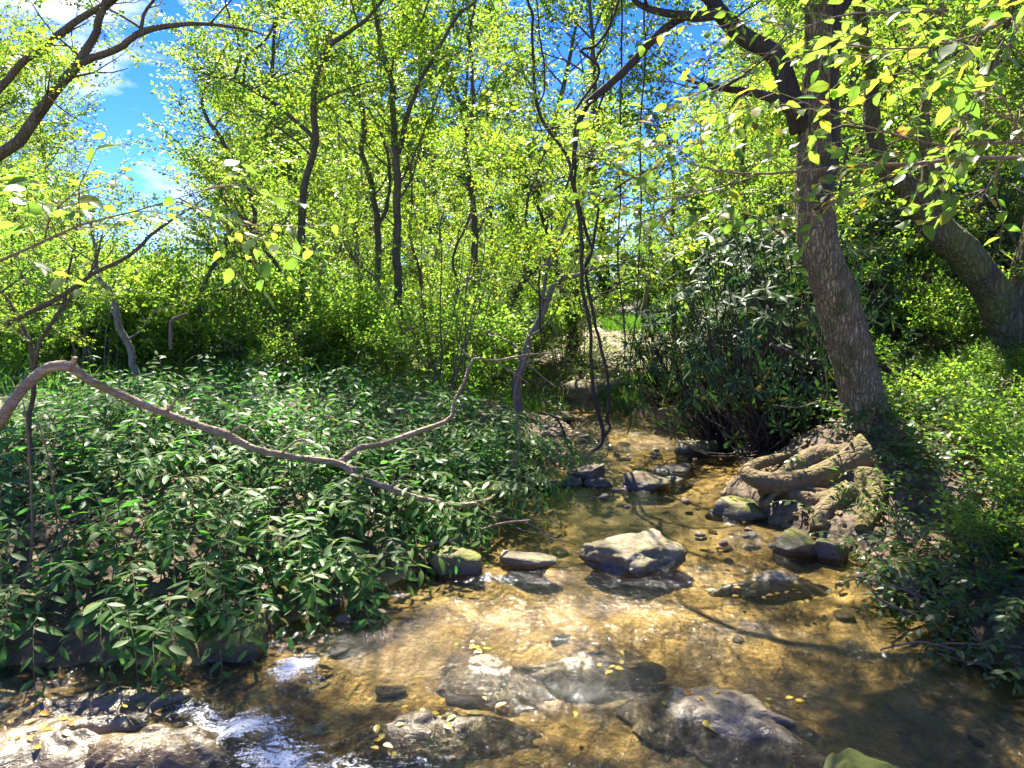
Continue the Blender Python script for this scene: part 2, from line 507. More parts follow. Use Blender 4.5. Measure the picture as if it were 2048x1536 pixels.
# ------------------------------------------------------------------ the creek and the ground
LEFT = [(-420, 1370), (0, 1345), (400, 1315), (640, 1222), (860, 1135), (985, 1062), (1005, 1012), (1080, 965), (1120, 925), (1150, 880), (1130, 850), (1060, 832)]
RIGHT = [(1220, 822), (1330, 838), (1420, 860), (1470, 885), (1475, 945), (1430, 985), (1480, 1025), (1570, 1062), (1700, 1110), (1850, 1215), (2048, 1365), (2400, 1500)]
polyL = [tuple(atz(x, y)[:2]) for x, y in LEFT]
polyR = [tuple(atz(x, y)[:2]) for x, y in RIGHT]
poly = np.array([(-9, -3), (-6.5, 1.0)] + polyL + [(-1.2, 12.4), (-5, 13.6), (-9, 16), (-9, 18), (-4.5, 15.4), (-.6, 13.8)] + polyR + [(5.5, -1), (6, -3)])
def sdist(X, Y):                                       # positive on land, negative in the creek
    P = np.stack([X, Y], -1)
    d2 = np.full(X.shape, 1e9)
    ins = np.zeros(X.shape, bool)
    n = len(poly)
    for k in range(n):
        a, b = poly[k], poly[(k + 1) % n]
        e = b - a
        w = P - a
        t = np.clip((w @ e) / (e @ e), 0, 1)
        q = w - t[..., None] * e
        d2 = np.minimum(d2, (q ** 2).sum(-1))
        c = ((a[1] <= P[..., 1]) & (b[1] > P[..., 1])) | ((b[1] <= P[..., 1]) & (a[1] > P[..., 1]))
        xi = a[0] + (P[..., 1] - a[1]) / (e[1] if abs(e[1]) > 1e-9 else 1e-9) * e[0]
        ins ^= c & (P[..., 0] < xi)
    d = np.sqrt(d2)
    return np.where(ins, -d, d)
def ground_z(X, Y, sd=None):
    X = np.asarray(X, float); Y = np.asarray(Y, float)
    if sd is None: sd = sdist(X, Y)
    q = np.stack([X, Y, X * 0], -1)
    wob = fbm(q * 1.1, 4, 3)
    fine = fbm(q * 5.0, 3, 9)
    s = sd + wob * .12
    left = X < .35 + np.clip(Y - 9, 0, 6) * .28
    bankL = .12 * sstep(0, .18, s) + .35 * sstep(.1, 1.2, s) + .30 * sstep(.9, 3.2, s)
    bankR = .16 * sstep(0, .2, s) + .34 * sstep(.15, 1.1, s) + .75 * sstep(1.0, 4.5, s)
    bank = np.where(left, bankL, bankR)
    hill = 3.4 * sstep(3.5, 12.0, (X - 3.4) * .85 + (Y - 8.5) * .45) * sstep(1.6, 5.5, X - .12 * Y) + .10 * np.clip(X - 9, 0, 60)
    far = .02 * np.clip(Y - 24, 0, 80)
    bedz = -.04 - .11 * sstep(0, .9, -s) + .05 * fbm(q * 1.6, 4, 21) + .055 * np.exp(-(((X - .7) / 1.2) ** 2 + ((Y - 5.3) / .55) ** 2))
    mound = .36 * np.exp(-(((X - 3.55) / .75) ** 2 + ((Y - 7.0) / .6) ** 2)) * sstep(0, .25, s)
    bank = bank + mound
    z = np.where(s > 0, bank + hill * sstep(0, 1.5, s) + far, bedz)
    return z + fine * np.where(sd > 0, .035, .02) + wob * np.where(sd > .6, .08, 0)

def axis(lo, hi, fine_lo, fine_hi, step):
    a = list(np.arange(fine_lo, fine_hi, step))
    s, x = step, fine_hi
    while x < hi: a.append(x); s *= 1.12; x += s
    a.append(hi)
    s, x, b = step, fine_lo, []
    while True:
        s *= 1.12; x -= s
        if x < lo: break
        b.append(x)
    b.append(lo)
    return np.array(b[::-1] + a)
gx = axis(-160, 160, -4.2, 6.5, .06)
gy = axis(-40, 220, 1.6, 13.5, .06)
GX, GY = np.meshgrid(gx, gy)
SD = sdist(GX, GY)
GZ = ground_z(GX, GY, SD)
nx, ny = len(gx), len(gy)
ii = (np.arange(ny - 1)[:, None] * nx + np.arange(nx - 1)[None, :]).ravel()
quads = np.stack([ii, ii + 1, ii + nx + 1, ii + nx], -1)
g = Geo().add(np.stack([GX, GY, GZ], -1), [quads])
pathm = np.exp(-(((GX - 2.6) / 2.2) ** 2 + ((GY - 21) / 4.5) ** 2))
pathm = np.clip(np.maximum(pathm, .8 * np.exp(-(((GX - 6.3) / 1.8) ** 2 + ((GY - 8.6) / .6) ** 2))), 0, 1)
greenm = np.where(GX < 1, sstep(1.5, 4, SD), .5 * sstep(1.5, 3, SD))
ground = link('ground', g.mesh('ground', G['ground'], True, {
    'bed': (1 - sstep(-.02, .07, SD)).ravel(), 'path': pathm.ravel(), 'green': greenm.ravel(), 'pool': np.exp(-(((GX - 1.25) / 1.1) ** 2 + ((GY - 6.7) / .85) ** 2)).ravel()}))
ground['kind'] = 'structure'
gz_bvh = BVHTree.FromPolygons([tuple(v) for v in np.stack([GX, GY, GZ], -1).reshape(-1, 3)], [tuple(q) for q in quads.tolist()])
def gz(x, y):
    h = gz_bvh.ray_cast(Vector((x, y, 60)), Vector((0, 0, -1)))
    return h[0].z if h[0] else 0.0

# water sheet
wx = np.arange(-6.5, 6.4, .045); wy = np.arange(.6, 16.5, .045)
WX, WY = np.meshgrid(wx, wy)
WS = sdist(WX, WY)
def blob(px, py, rx, ry):
    c = atz(px, py)
    return np.exp(-(((WX - c[0]) / rx) ** 2 + ((WY - c[1]) / ry) ** 2))
foam_m = np.zeros_like(WX)
for px, py, rx, ry, s in [(480, 1425, .34, .17, .85), (560, 1478, .28, .15, .8), (590, 1330, .15, .12, 1.0), (400, 1400, .25, .07, .7), (640, 1355, .12, .1, .55),
                          (730, 1245, .16, .03, .7), (640, 1500, .3, .05, .75), (830, 1500, .35, .04, .6), (1060, 1145, .25, .025, .55), (720, 1525, .3, .06, .7),
                          (1185, 975, .3, .02, .5), (1260, 868, .4, .06, .6), (250, 1480, .3, .05, .55), (1450, 950, .2, .1, .35), (100, 1500, .25, .06, .5), (1230, 1145, .35, .02, .45)]:
    foam_m = np.maximum(foam_m, s * blob(px, py, rx, ry))
rap = np.zeros_like(WX)
for px, py, rx, ry, s in [(500, 1420, 1.4, .7, 1), (900, 1300, 1.6, .5, .6), (1500, 1330, 1.0, .5, .75), (1000, 1480, 2.5, .35, .9), (700, 1230, .8, .25, .8), (1350, 1150, .9, .22, .7),
                          (1560, 1080, .6, .3, .55), (1700, 1450, .8, .4, .8), (1300, 880, .9, .9, .7), (1200, 1220, 1.2, .3, .4), (1100, 1150, .6, .15, .6)]:
    rap = np.maximum(rap, s * blob(px, py, rx, ry))
rap = rap * (1 - .8 * np.exp(-(((WX - 1.25) / 1.0) ** 2 + ((WY - 6.8) / .6) ** 2)))
q = np.stack([WX, WY, WX * 0], -1)
WZ = .006 * fbm(q * [3, 2, 1], 3, 40) + rap * .042 * fbm(q * [5.5, 4.2, 1], 4, 41) + foam_m * (.02 + .05 * fbm(q * [9, 9, 1], 3, 42))
WZ = WZ - .06 * sstep(3.9, 3.0, WY) * sstep(.3, -1.2, WX) - .03 * sstep(4.2, 3.2, WY)
keep = WS < .22
wn = len(wx)
i0 = (np.arange(len(wy) - 1)[:, None] * wn + np.arange(wn - 1)[None, :])
k4 = keep[:-1, :-1] & keep[1:, :-1] & keep[:-1, 1:] & keep[1:, 1:]
i0 = i0[k4]
wq = np.stack([i0, i0 + 1, i0 + wn + 1, i0 + wn], -1)
used = np.unique(wq)
remap = np.full(WX.size, -1); remap[used] = np.arange(len(used))
wV = np.stack([WX, WY, WZ], -1).reshape(-1, 3)[used]
wq = remap[wq]
water = link('creek_water', Geo().add(wV, [wq]).mesh('creek_water', G['water'], True, {'foam': foam_m.ravel()[used], 'rapid': rap.ravel()[used]}))
water['kind'] = 'structure'

# ------------------------------------------------------------------ leaves
def leaf_arrays(width, prof, fold=.22, droop=.12, tip=1.0, wave=0.0):
    """a pointed leaf one unit long along +Y: midrib, two margins, folded and drooping"""
    ts = np.array([0, .22, .5, .78, tip])
    mid = np.stack([ts * 0, ts, -droop * ts ** 2], -1)
    te = ts[1:4]
    wv = width * .5 * np.array(prof)
    l = np.stack([-wv, te, -droop * te ** 2 + fold * wv + wave * np.array([1, -1, 1])], -1)
    r = np.stack([wv, te, -droop * te ** 2 + fold * wv - wave * np.array([1, -1, 1])], -1)
    V = np.vstack([mid, l, r])
    q = [(1, 2, 6, 5), (2, 3, 7, 6), (2, 1, 8, 9), (3, 2, 9, 10)]
    t = [(0, 1, 5), (3, 4, 7), (1, 0, 8), (4, 3, 10)]
    u = np.array([0] * 5 + [1] * 3 + [-1] * 3, float)
    return V, np.array(q), np.array(t), u
LEAVES = {
    'hobble': [leaf_arrays(.34, (.78, 1, .66), f, d) for f, d in ((.25, .15), (.12, .05), (.35, .28))],
    'rhodo': [leaf_arrays(.25, (.6, 1, .95), f, d) for f, d in ((.2, .12), (-.1, .3), (.3, .05))],
    'birch': [leaf_arrays(.56, (.9, 1, .55), f, d, wave=w) for f, d, w in ((.2, .1, .02), (.05, .25, .03), (.4, .05, .0))],
    'herb': [leaf_arrays(.48, (.85, 1, .6), f, d) for f, d in ((.2, .1), (.05, .25))],
}
def leaf_meshes(kind, mat):
    return [Geo().add(V, [q, t], .5, u).mesh(kind + '_leaf', G[mat]) for V, q, t, u in LEAVES[kind]]
LM = {k: leaf_meshes(k, k) for k in LEAVES}
LM['autumn'] = leaf_meshes('birch', 'autumn')
def frame(d, n):
    d = nrm(d); x = nrm(np.cross(d, n)); n = np.cross(x, d)
    return x, d, n
def leaf_obj(me, parent, origin, pos, d, n, L, name='leaf'):
    x, y, z = frame(d, n)
    o = bpy.data.objects.new(name, me)
    p = pos - origin
    o.matrix_basis = Matrix(((x[0] * L, y[0] * L, z[0] * L, p[0]), (x[1] * L, y[1] * L, z[1] * L, p[1]), (x[2] * L, y[2] * L, z[2] * L, p[2]), (0, 0, 0, 1)))
    o.parent = parent
    col.objects.link(o)
    return o
def leaves_into(geo, kind, pos, d, n, L, origin=(0, 0, 0), mat=0):
    """many leaves joined: arrays pos, d, n (N,3), L (N,)"""
    pos, d, n, L = map(np.asarray, (pos, d, n, L))
    if len(pos) == 0: return
    d = nrm(d); x = nrm(np.cross(d, n)); n = np.cross(x, d)
    which = rng.integers(0, len(LEAVES[kind]), len(pos))
    for k, (V, q, t, u) in enumerate(LEAVES[kind]):
        s = which == k
        N = int(s.sum())
        if not N: continue
        P = pos[s][:, None, :] - np.asarray(origin) + L[s][:, None, None] * (V[None, :, 0:1] * x[s][:, None, :] + V[None, :, 1:2] * d[s][:, None, :] + V[None, :, 2:3] * n[s][:, None, :])
        off = (np.arange(N) * len(V))[:, None, None]
        rv = rng.random(N)
        base = geo.n
        geo.v.append(P.reshape(-1, 3)); geo.u.append(np.tile(u, N))
        for fa in (q, t):
            geo.f.append((fa[None] + off).reshape(-1, fa.shape[1]) + base)
            geo.m.append(np.full(N * len(fa), mat, np.int32))
            geo.a.append(np.repeat(rv, len(fa)))
        geo.n += N * len(V)

# sprays of small leaves for crowns: a twig with side twigs, leaves in two ranks
def make_spray(seed, n_side=5, step=.068, leaf=.108):
    r = np.random.default_rng(seed)
    tw, base, dr, nm, ln = [], [], [], [], []
    def run(p0, d0, L, lift):
        n = max(3, int(L / step))
        p = np.array(p0, float); d = nrm(d0)
        pts = [p.copy()]
        for k in range(n):
            d = nrm(d + r.normal(0, .10, 3) + np.array([0, 0, lift]))
            p = p + d * L / n
            pts.append(p.copy())
            side = nrm(np.cross(d, [0, 0, 1])) * (1 if k % 2 else -1)
            ld = nrm(.55 * d + side * .8 + r.normal(0, .22, 3) + [0, 0, -.15])
            base.append(p.copy()); dr.append(ld); nm.append(nrm(np.array([0, 0, 1]) + r.normal(0, .55, 3))); ln.append(leaf * r.uniform(.65, 1.2))
        base.append(p.copy()); dr.append(d); nm.append(nrm(np.array([0, 0, 1]) + r.normal(0, .4, 3))); ln.append(leaf * r.uniform(.8, 1.2))
        tw.append(np.array(pts))
        return np.array(pts)
    main = run((0, 0, 0), (0, 1, .1), 1.0, -.015)
    for k in range(n_side):
        j = int((.12 + .78 * k / n_side) * (len(main) - 1))
        s = 1 if k % 2 else -1
        run(main[j], (s * .9, .65, r.uniform(-.15, .35)), r.uniform(.3, .6), -.01)
    base, dr, nm, ln = map(np.array, (base, dr, nm, ln))
    x = nrm(np.cross(dr, nm)); nm = np.cross(x, dr)
    w = ln[:, None] * .29
    Q = np.stack([base, base + dr * ln[:, None] * .42 - x * w + nm * w * .35, base + dr * ln[:, None] - nm * ln[:, None] * .12, base + dr * ln[:, None] * .42 + x * w + nm * w * .35], 1)
    TV, TF, nv = [], [], 0
    for t in tw:
        v, f = tube(t[::2] if len(t) > 4 else t, np.linspace(.006, .002, len(t[::2] if len(t) > 4 else t)), 3, cap=False)
        TV.append(v); TF.append(f[0] + nv); nv += len(v)
    return Q, np.vstack(TV), np.vstack(TF)
SPRAY = [make_spray(100 + k, 5 + k % 3) for k in range(7)]

GAPS = [(205, 185, 70, 80, .9), (265, 290, 95, 60, .85), (330, 420, 90, 45, .6), (120, 330, 50, 40, .4), (60, 70, 50, 50, .5), (1335, 110, 75, 105, .93), (1290, 235, 45, 60, .8),
        (955, 100, 70, 70, .55), (1010, 210, 60, 50, .45), (560, 120, 40, 40, .4), (290, 510, 120, 40, .55), (770, 230, 35, 60, .4)]
def gap_keep(P):
    x, y = proj(P)
    k = np.ones(len(P))
    for cx, cy_, rx, ry, s in GAPS:
        d = ((x - cx) / rx) ** 2 + ((y - cy_) / ry) ** 2
        k = np.minimum(k, np.where(d < 1, 1 - s, np.where(d < 1.7, 1 - .5 * s, 1)))
    return rng.random(len(P)) < k

class Crown:
    def __init__(self): self.p, self.d, self.s = [], [], []
    def put(self, p, d, s): self.p.append(p); self.d.append(d); self.s.append(s)
    def geo(self, origin=(0, 0, 0), cull=True, tilt=.3, lim=None):
        g = Geo()
        if not self.p: return None
        P, D, S = np.array(self.p), nrm(np.array(self.d)), np.array(self.s)
        if cull:
            k = gap_keep(P); P, D, S = P[k], D[k], S[k]
        if len(P) == 0: return None
        up = nrm(np.array([0, 0, 1.0]) + rng.normal(0, tilt, P.shape))
        X = nrm(np.cross(D, up)); Z = np.cross(X, D)
        Rm = np.stack([X, D, Z], -1) * S[:, None, None]
        which = rng.integers(0, len(SPRAY), len(P))
        for k, (Q, TV, TF) in enumerate(SPRAY):
            s = np.where(which == k)[0]
            if len(s) == 0: continue
            V = np.einsum('nij,lkj->nlki', Rm[s], Q) + (P[s] - np.asarray(origin))[:, None, None, :]
            N = len(s) * len(Q)
            g.add(V.reshape(-1, 3), [np.arange(N * 4).reshape(-1, 4)], np.clip(rng.random(N) * .7 + np.repeat(rng.random(len(s)), len(Q)) * .3, 0, 1), 0, 0)
            T = np.einsum('nij,lj->nli', Rm[s], TV) + (P[s] - np.asarray(origin))[:, None, :]
            fo_ = (TF[None] + (np.arange(len(s)) * len(TV))[:, None, None]).reshape(-1, TF.shape[1])
            g.add(T.reshape(-1, 3), [fo_], .5, 0, 1)
        return g

def wander(p, d, L, n, r, lift=.03, jit=.13):
    pts = [np.array(p, float)]
    d = nrm(d)
    for k in range(n):
        d = nrm(d + r.normal(0, jit, 3) + np.array([0, 0, lift]))
        pts.append(pts[-1] + d * L / n)
    return np.array(pts)
def grow(path, rad, wood, crown, r, t0=.3, t1=1.0, nb=12, L=(.8, 2.0), spray=(.5, .85), up=.25, every=.3, sides=5, origin=(0, 0, 0), second=2):
    """side branches with leaf sprays along a stem"""
    n = len(path)
    T = nrm(np.gradient(path, axis=0))
    ga = r.uniform(0, 6.28)
    for k in range(nb):
        t = t0 + (t1 - t0) * (k + r.uniform(0, 1)) / nb
        j = min(n - 1, int(t * (n - 1)))
        ga += 2.4 + r.normal(0, .4)
        d = nrm(np.array([math.cos(ga), math.sin(ga), up]) + T[j] * .4)
        Lb = r.uniform(*L) * (1.1 - .5 * t)
        nn = max(4, int(Lb / .25))
        b = wander(path[j], d, Lb, nn, r)
        rb = min(rad[j] * .55, .006 + .012 * Lb)
        v, f = tube(b - origin, np.linspace(rb, .004, len(b)), sides, cap=False)
        wood.add(v, f)
        subs = [(b, Lb)]
        for q in range(second):
            jj = int(len(b) * r.uniform(.3, .8))
            d2 = nrm(b[min(jj + 1, len(b) - 1)] - b[max(jj - 1, 0)]) + r.normal(0, .6, 3)
            L2 = Lb * r.uniform(.3, .55)
            b2 = wander(b[jj], d2, L2, max(3, int(L2 / .2)), r)
            v, f = tube(b2 - origin, np.linspace(rb * .5, .003, len(b2)), 4, cap=False)
            wood.add(v, f)
            subs.append((b2, L2))
        for bb, LL in subs:
            m_ = max(1, int(LL * .75 / every))
            for q in range(m_):
                jj = int(len(bb) * (.3 + .7 * (q + r.random()) / m_)); jj = min(jj, len(bb) - 1)
                dd = nrm(bb[jj] - bb[max(0, jj - 1)] if jj else d) + r.normal(0, .55, 3) * [1, 1, .5]
                crown.put(bb[jj], dd, r.uniform(*spray))
            crown.put(bb[-1], bb[-1] - bb[-2], r.uniform(*spray))

def bark_disp(seed, amp=.06, ridges=9, stretch=.12):
    def f(i, th, P):
        s = np.concatenate([[0], np.cumsum(np.linalg.norm(np.diff(P, axis=0), axis=1))])
        s = s[:, None] * np.ones_like(th)
        q = np.stack([np.cos(th) * ridges / 2, np.sin(th) * ridges / 2, s * 4 + seed], -1)
        lo = np.stack([np.cos(th), np.sin(th), s * 1.3 + seed * 3], -1)
        return amp * (np.abs(fbm(q * 1.4, 3, 5)) * 1.6 - .5) + amp * 1.3 * fbm(lo * 1.2, 3, 8)
    return f

def traced(points, Y, sx=1.0):
    """rows (px, py, width in px[, Y]) -> points and radii"""
    P, r = [], []
    for q in points:
        y = q[3] if len(q) > 3 else Y
        P.append(at(q[0], q[1], y)); r.append(q[2] * .5 * y / F)
    return np.array(P), np.array(r)
def limb(geo, pts, Y, n=None, sides=8, disp=None, origin=(0, 0, 0), cap=True, jit=0.0):
    P, r = traced(pts, Y)
    L = np.linalg.norm(np.diff(P, axis=0), axis=1).sum()
    n = n or max(8, int(L / .1))
    S = smooth_path(np.column_stack([P, r]), n)
    if jit:
        S[:, :3] += fbm(S[:, :3] * 3.0 + 7, 3, 3)[:, None] * jit * np.array([1, .6, .4])
    S[:, 3] = np.maximum(S[:, 3], .002)
    v, f = tube(S[:, :3] - origin, S[:, 3], sides, disp, cap)
    geo.add(v, f)
    return S[:, :3], S[:, 3]

# ------------------------------------------------------------------ rocks
import bmesh
def ico(sub):
    bm = bmesh.new(); bmesh.ops.create_icosphere(bm, subdivisions=sub, radius=1)
    V = np.array([v.co[:] for v in bm.verts]); Fc = np.array([[v.index for v in f.verts] for f in bm.faces]); bm.free()
    return V, Fc
ICO = {k: ico(k) for k in (2, 3, 4, 5)}
def rock_verts(w, dep, h, seed, sub=4, cuts=14, rough=.10, flat=.55):
    V, Fc = ICO[sub]
    r = np.random.default_rng(seed)
    V = V.copy()
    for k in range(cuts):
        nn = nrm(r.normal(0, 1, 3)); o = r.uniform(.5, .8)
        ex = np.clip(V @ nn - o, 0, None)
        V -= ex[:, None] * nn * .92
    top = np.array([r.normal(0, .15), r.normal(0, .15), 1]); top = nrm(top)
    V -= np.clip(V @ top - flat, 0, None)[:, None] * top * .85
    V += nrm(V) * (fbm(V * 1.6 + seed, 4, seed)[:, None] * rough * 1.3 + fbm(V * 7 + seed, 3, seed + 2)[:, None] * rough * .3)
    V[:, 0] *= .5 * w / np.abs(V[:, 0]).max(); V[:, 1] *= .5 * dep / np.abs(V[:, 1]).max()
    V[:, 2] = (V[:, 2] - V[:, 2].min()) / np.ptp(V[:, 2])
    return V, Fc
rock_bv = []
def rock(label, px, py, w, dep, h, mat, seed, sub=4, rz=0.0, sink=None, z0=0.0, cat='rock', name='rock', **kw):
    V, Fc = rock_verts(w, dep, h, seed, sub, **kw)
    if sink is None: sink = max(.22, 1.1 * h)
    k_ = np.clip((.55 - V[:, 2]) / .55, 0, 1)
    V[:, :2] *= (1 / np.sqrt(1 - (k_ * .6) ** 2))[:, None]
    V[:, 2] = V[:, 2] * (h + sink) - sink
    c, s = math.cos(rz), math.sin(rz)
    V = np.column_stack([V[:, 0] * c - V[:, 1] * s, V[:, 0] * s + V[:, 1] * c, V[:, 2]])
    p = atz(px, py, z0); p[1] += dep * .4; p[2] = z0
    o = link(name, Geo().add(V, [Fc]).mesh('rock', G[mat]), None, p)
    tag(o, label, cat)
    rock_bv.append((V + p, Fc))
    return o
def ledge(label, px, py, w, dep, h, mat, seed, rz=0.0):
    r = np.random.default_rng(seed)
    na, nr = 96, 34
    th = np.linspace(0, 2 * np.pi, na, endpoint=False); rr_ = np.linspace(0, 1, nr + 1)[1:]
    A, Q = np.meshgrid(th, rr_)
    lob = 1 + .55 * fbm(np.stack([np.cos(A) * 1.5 + seed, np.sin(A) * 1.5, A * 0], -1), 4, seed)
    X = Q * np.cos(A) * lob * w * .5; Y = Q * np.sin(A) * lob * dep * .5
    q = np.stack([X, Y, X * 0 + seed], -1)
    st = fbm(q * [2.6, 4.2, 1], 3, seed) * 2.6 + .3 * fbm(q * 9, 2, seed + 1)
    st = np.floor(st) + sstep(.35, .65, st - np.floor(st))
    Z = -.006 + .02 * st - .13 * Q ** 2.5 + .018 * fbm(q * 11, 4, seed + 3) + .02 * (X / w) * r.choice([-1, 1])
    V = np.vstack([np.stack([X, Y, Z], -1).reshape(-1, 3), [[0, 0, Z[0].mean()]]])
    c, s = math.cos(rz), math.sin(rz)
    V = np.column_stack([V[:, 0] * c - V[:, 1] * s, V[:, 0] * s + V[:, 1] * c, V[:, 2]])
    i = (np.arange(nr - 1)[:, None] * na); j = np.arange(na)[None]; j2 = (j + 1) % na
    qd = np.stack([i + j, i + na + j, i + na + j2, i + j2], -1).reshape(-1, 4)[:, ::-1]
    jj = np.arange(na); tri = np.stack([jj, (jj + 1) % na, np.full(na, nr * na)], -1)
    p = atz(px, py, 0); p[2] = 0
    o = link('rock_ledge', Geo().add(V, [qd, tri]).mesh('rock_ledge', G[mat]), None, p)
    tag(o, label, 'rock ledge')
    rock_bv.append((V + p, np.vstack([qd[:, [0, 1, 2]], qd[:, [0, 2, 3]], tri])))
    return o
rock('broad flat pale rock lying in the middle of the creek', 1272, 1146, .92, .70, .17, 'rock_pale', 19, 5, .15, flat=.6, rough=.2, cuts=5, sink=.13)
rock('small pale wedge rock left of the broad flat rock', 1050, 1140, .50, .26, .10, 'rock_pale', 5, 4, -.1, flat=.6, sink=.1)
rock('mossy angular rock at the edge of the dog hobble bank', 918, 1150, .54, .40, .16, 'rock_moss', 23, 4, -.25, cuts=9, rough=.14)
rock('dark rounded rock tucked under the overhanging leaves beside the mossy rock', 775, 1150, .58, .4, .22, 'rock_brown', 31, 4, .1)
rock('low green-topped rock at the waterline under the leaves', 712, 1195, .42, .3, .12, 'rock_moss', 32, 4, .2)
rock('mossy boulder half hidden under the lowest hanging leaf sprays', 455, 1318, .5, .45, .16, 'rock_moss', 37, 4, .35)
rock('dark slab on top of the stone cluster below the pool riffle', 1180, 962, .52, .42, .16, 'rock_dark', 41, 4, .0, flat=.4)
rock('smooth dark stone at the front of the cluster in the creek', 1200, 975, .34, .22, .09, 'rock_dark', 42, 4, .3)
rock('brown block of stone right of the cluster across the pool', 1285, 980, .66, .36, .15, 'rock_brown', 43, 4, -.05, flat=.45)
rock('small grey stone at the left end of the cluster', 1142, 972, .32, .22, .08, 'rock_dark', 44, 3, .1)
rock('small dark stone by the end of the pale log', 1093, 976, .26, .2, .08, 'rock_dark', 45, 3, .4)
rock('thin flat slab upstream of the brown block', 1358, 945, .6, .3, .06, 'rock_dark', 46, 4, .1, flat=.3)
rock('flat wet stone barely above the water right of the brown block', 1352, 962, .36, .2, .035, 'rock_dark', 47, 3)
rock('round mossy boulder at the foot of the rhododendron upstream', 1355, 858, .66, .6, .34, 'rock_moss', 51, 4, .2)
rock('pale flat rock in the riffle below the mossy boulder', 1395, 905, .68, .4, .12, 'rock_pale', 52, 4, .2, flat=.4)
rock('low mossy stone between the pool and the tree roots', 1490, 1040, .62, .42, .14, 'rock_moss', 61, 4, -.35, flat=.45)
rock('small mossy stone at the water edge below the tree roots', 1610, 1112, .38, .3, .15, 'rock_moss', 62, 4, .3)
rock('second mossy stone beside it nearer the leafy bank', 1672, 1118, .3, .26, .13, 'rock_moss', 63, 4, -.3)
rock('bright moss covered rock at the bottom edge of the picture', 1770, 1665, .46, .46, .16, 'rock_full_moss', 71, 4, .2, sink=.3, cuts=4, rough=.16, flat=.7)
rock('small moss covered rock left of the bright mossy rock', 1690, 1640, .22, .22, .07, 'rock_full_moss', 72, 3, .2, cuts=4, rough=.16, flat=.7)
ledge('dark wet ledge stone in mid stream with yellow leaves on it', 985, 1324, 0.75, 0.47, .055, 'rock_ledge', 81, -.35)
ledge('long low ledge of dark stone in the foreground current', 890, 1424, 0.95, 0.35, .05, 'rock_ledge', 82, -.08)
ledge('broad wet ledge slanting through the current on the right', 1450, 1417, 1.07, 0.58, .05, 'rock_ledge_pale', 84, -.5)
ledge('flat pale bedrock shelf in the lower left corner', 60, 1452, 1.07, 0.58, .05, 'rock_ledge_pale', 85, .1)
ledge('shelf of bedrock below the dark undercut bank', 250, 1377, 1.07, 0.47, .05, 'rock_ledge', 86, .05)
ledge('wet bedrock hump left of the white water', 290, 1472, 0.86, 0.41, .045, 'rock_ledge', 87, .15)
ledge('submerged ledge breaking the surface near the bare twigs', 1545, 1154, 0.86, 0.27, .03, 'rock_ledge_pale', 88, -.1)
ledge('thin sunlit ledge in mid stream below the broad flat rock', 1170, 1317, 0.79, 0.35, .03, 'rock_ledge_pale', 89, .1)
rock('big mossy boulder in the far bank at the bend', 1205, 815, 1.5, .8, .50, 'rock_brown', 91, 4, .15, sink=.4, flat=.4)
rock('low stone at the water edge below the far bank', 1120, 845, .5, .4, .16, 'rock_brown', 92, 3, .3)
rock('brown stone under the bank where the pale log ends', 1055, 940, .5, .4, .25, 'rock_brown', 93, 3, .3)
rock('grey stone at the foot of the right bank plants', 1840, 1190, .42, .34, .2, 'rock_moss', 94, 4, .5, z0=.02)

# the gravel bar and cobbles on the inside of the bend
cob = [Geo().add(*(lambda V, Fc: (V * [1, 1, .55], [Fc]))(*rock_verts(1, 1, 1, 300 + k, 2, 6, .12, .5))).mesh('cobble', G['pebble']) for k in range(6)]
r2 = np.random.default_rng(55)
for k in range(110):
    px, py = r2.uniform(1085, 1225), r2.uniform(835, 925)
    if (px - 1150) * .55 + (py - 880) < -45 or px > 1160 + (925 - py) * .9: continue
    p = atz(px, py, 0.0)
    s = r2.uniform(.05, .17) * (1.2 if k < 20 else .8)
    o = link('cobble', cob[k % 6], None, (p[0], p[1], max(gz(p[0], p[1]), -.06) - .12 * s))
    o.rotation_euler = (r2.normal(0, .2), r2.normal(0, .2), r2.uniform(0, 6.3)); o.scale = (s, s * r2.uniform(.6, 1), s)
    tag(o, 'tan cobble on the gravel bar at the bend', 'cobble', 'cobbles on the gravel bar')
for k in range(40):
    px, py = [(1500, 1075), (1250, 985), (700, 1215), (1760, 1160), (1330, 915)][k % 5]
    px += r2.normal(0, 60); py += r2.normal(0, 12)
    p = atz(px, py, 0.0)
    s = r2.uniform(.05, .12)
    o = link('cobble', cob[k % 6], None, (p[0], p[1], -.55 * s * .3 - .01))
    o.rotation_euler = (0, 0, r2.uniform(0, 6.3)); o.scale = (s, s * .8, s)
    V = ICO[2][0]
    tag(o, 'small wet cobble at the water edge', 'cobble', 'wet cobbles in the shallows')
sb = np.random.default_rng(66); ns = 0
while ns < 45:
    X_, Y_ = sb.uniform(-2.5, 3), sb.uniform(2.6, 10.5)
    if float(sdist(np.array([X_]), np.array([Y_]))[0]) > -.1: continue
    s = sb.uniform(.06, .24)
    o = link('streambed_stone', cob[ns % 6], None, (X_, Y_, gz(X_, Y_) - .1 * s))
    o.rotation_euler = (sb.normal(0, .1), sb.normal(0, .1), sb.uniform(0, 6.3)); o.scale = (s, s * sb.uniform(.5, .9), s * .6)
    tag(o, 'flat brown stone lying under the shallow water', 'stone', 'stones under the shallow water'); ns += 1
gp = Geo()
Vp, Fp = ICO[2]
N = 1400
px = r2.uniform(1080, 1215, N); py = r2.uniform(832, 930, N)
pp = np.array([atz(a, b) for a, b in zip(px, py)])
zz = np.array([gz(a, b) for a, b in pp[:, :2]])
for k in range(N):
    if zz[k] > .2 : continue
    s = r2.uniform(.012, .035)
    gp.add(Vp * [s, s * .8, s * .5] + [pp[k, 0], pp[k, 1], max(zz[k], -.06) + s * .2], [Fp])
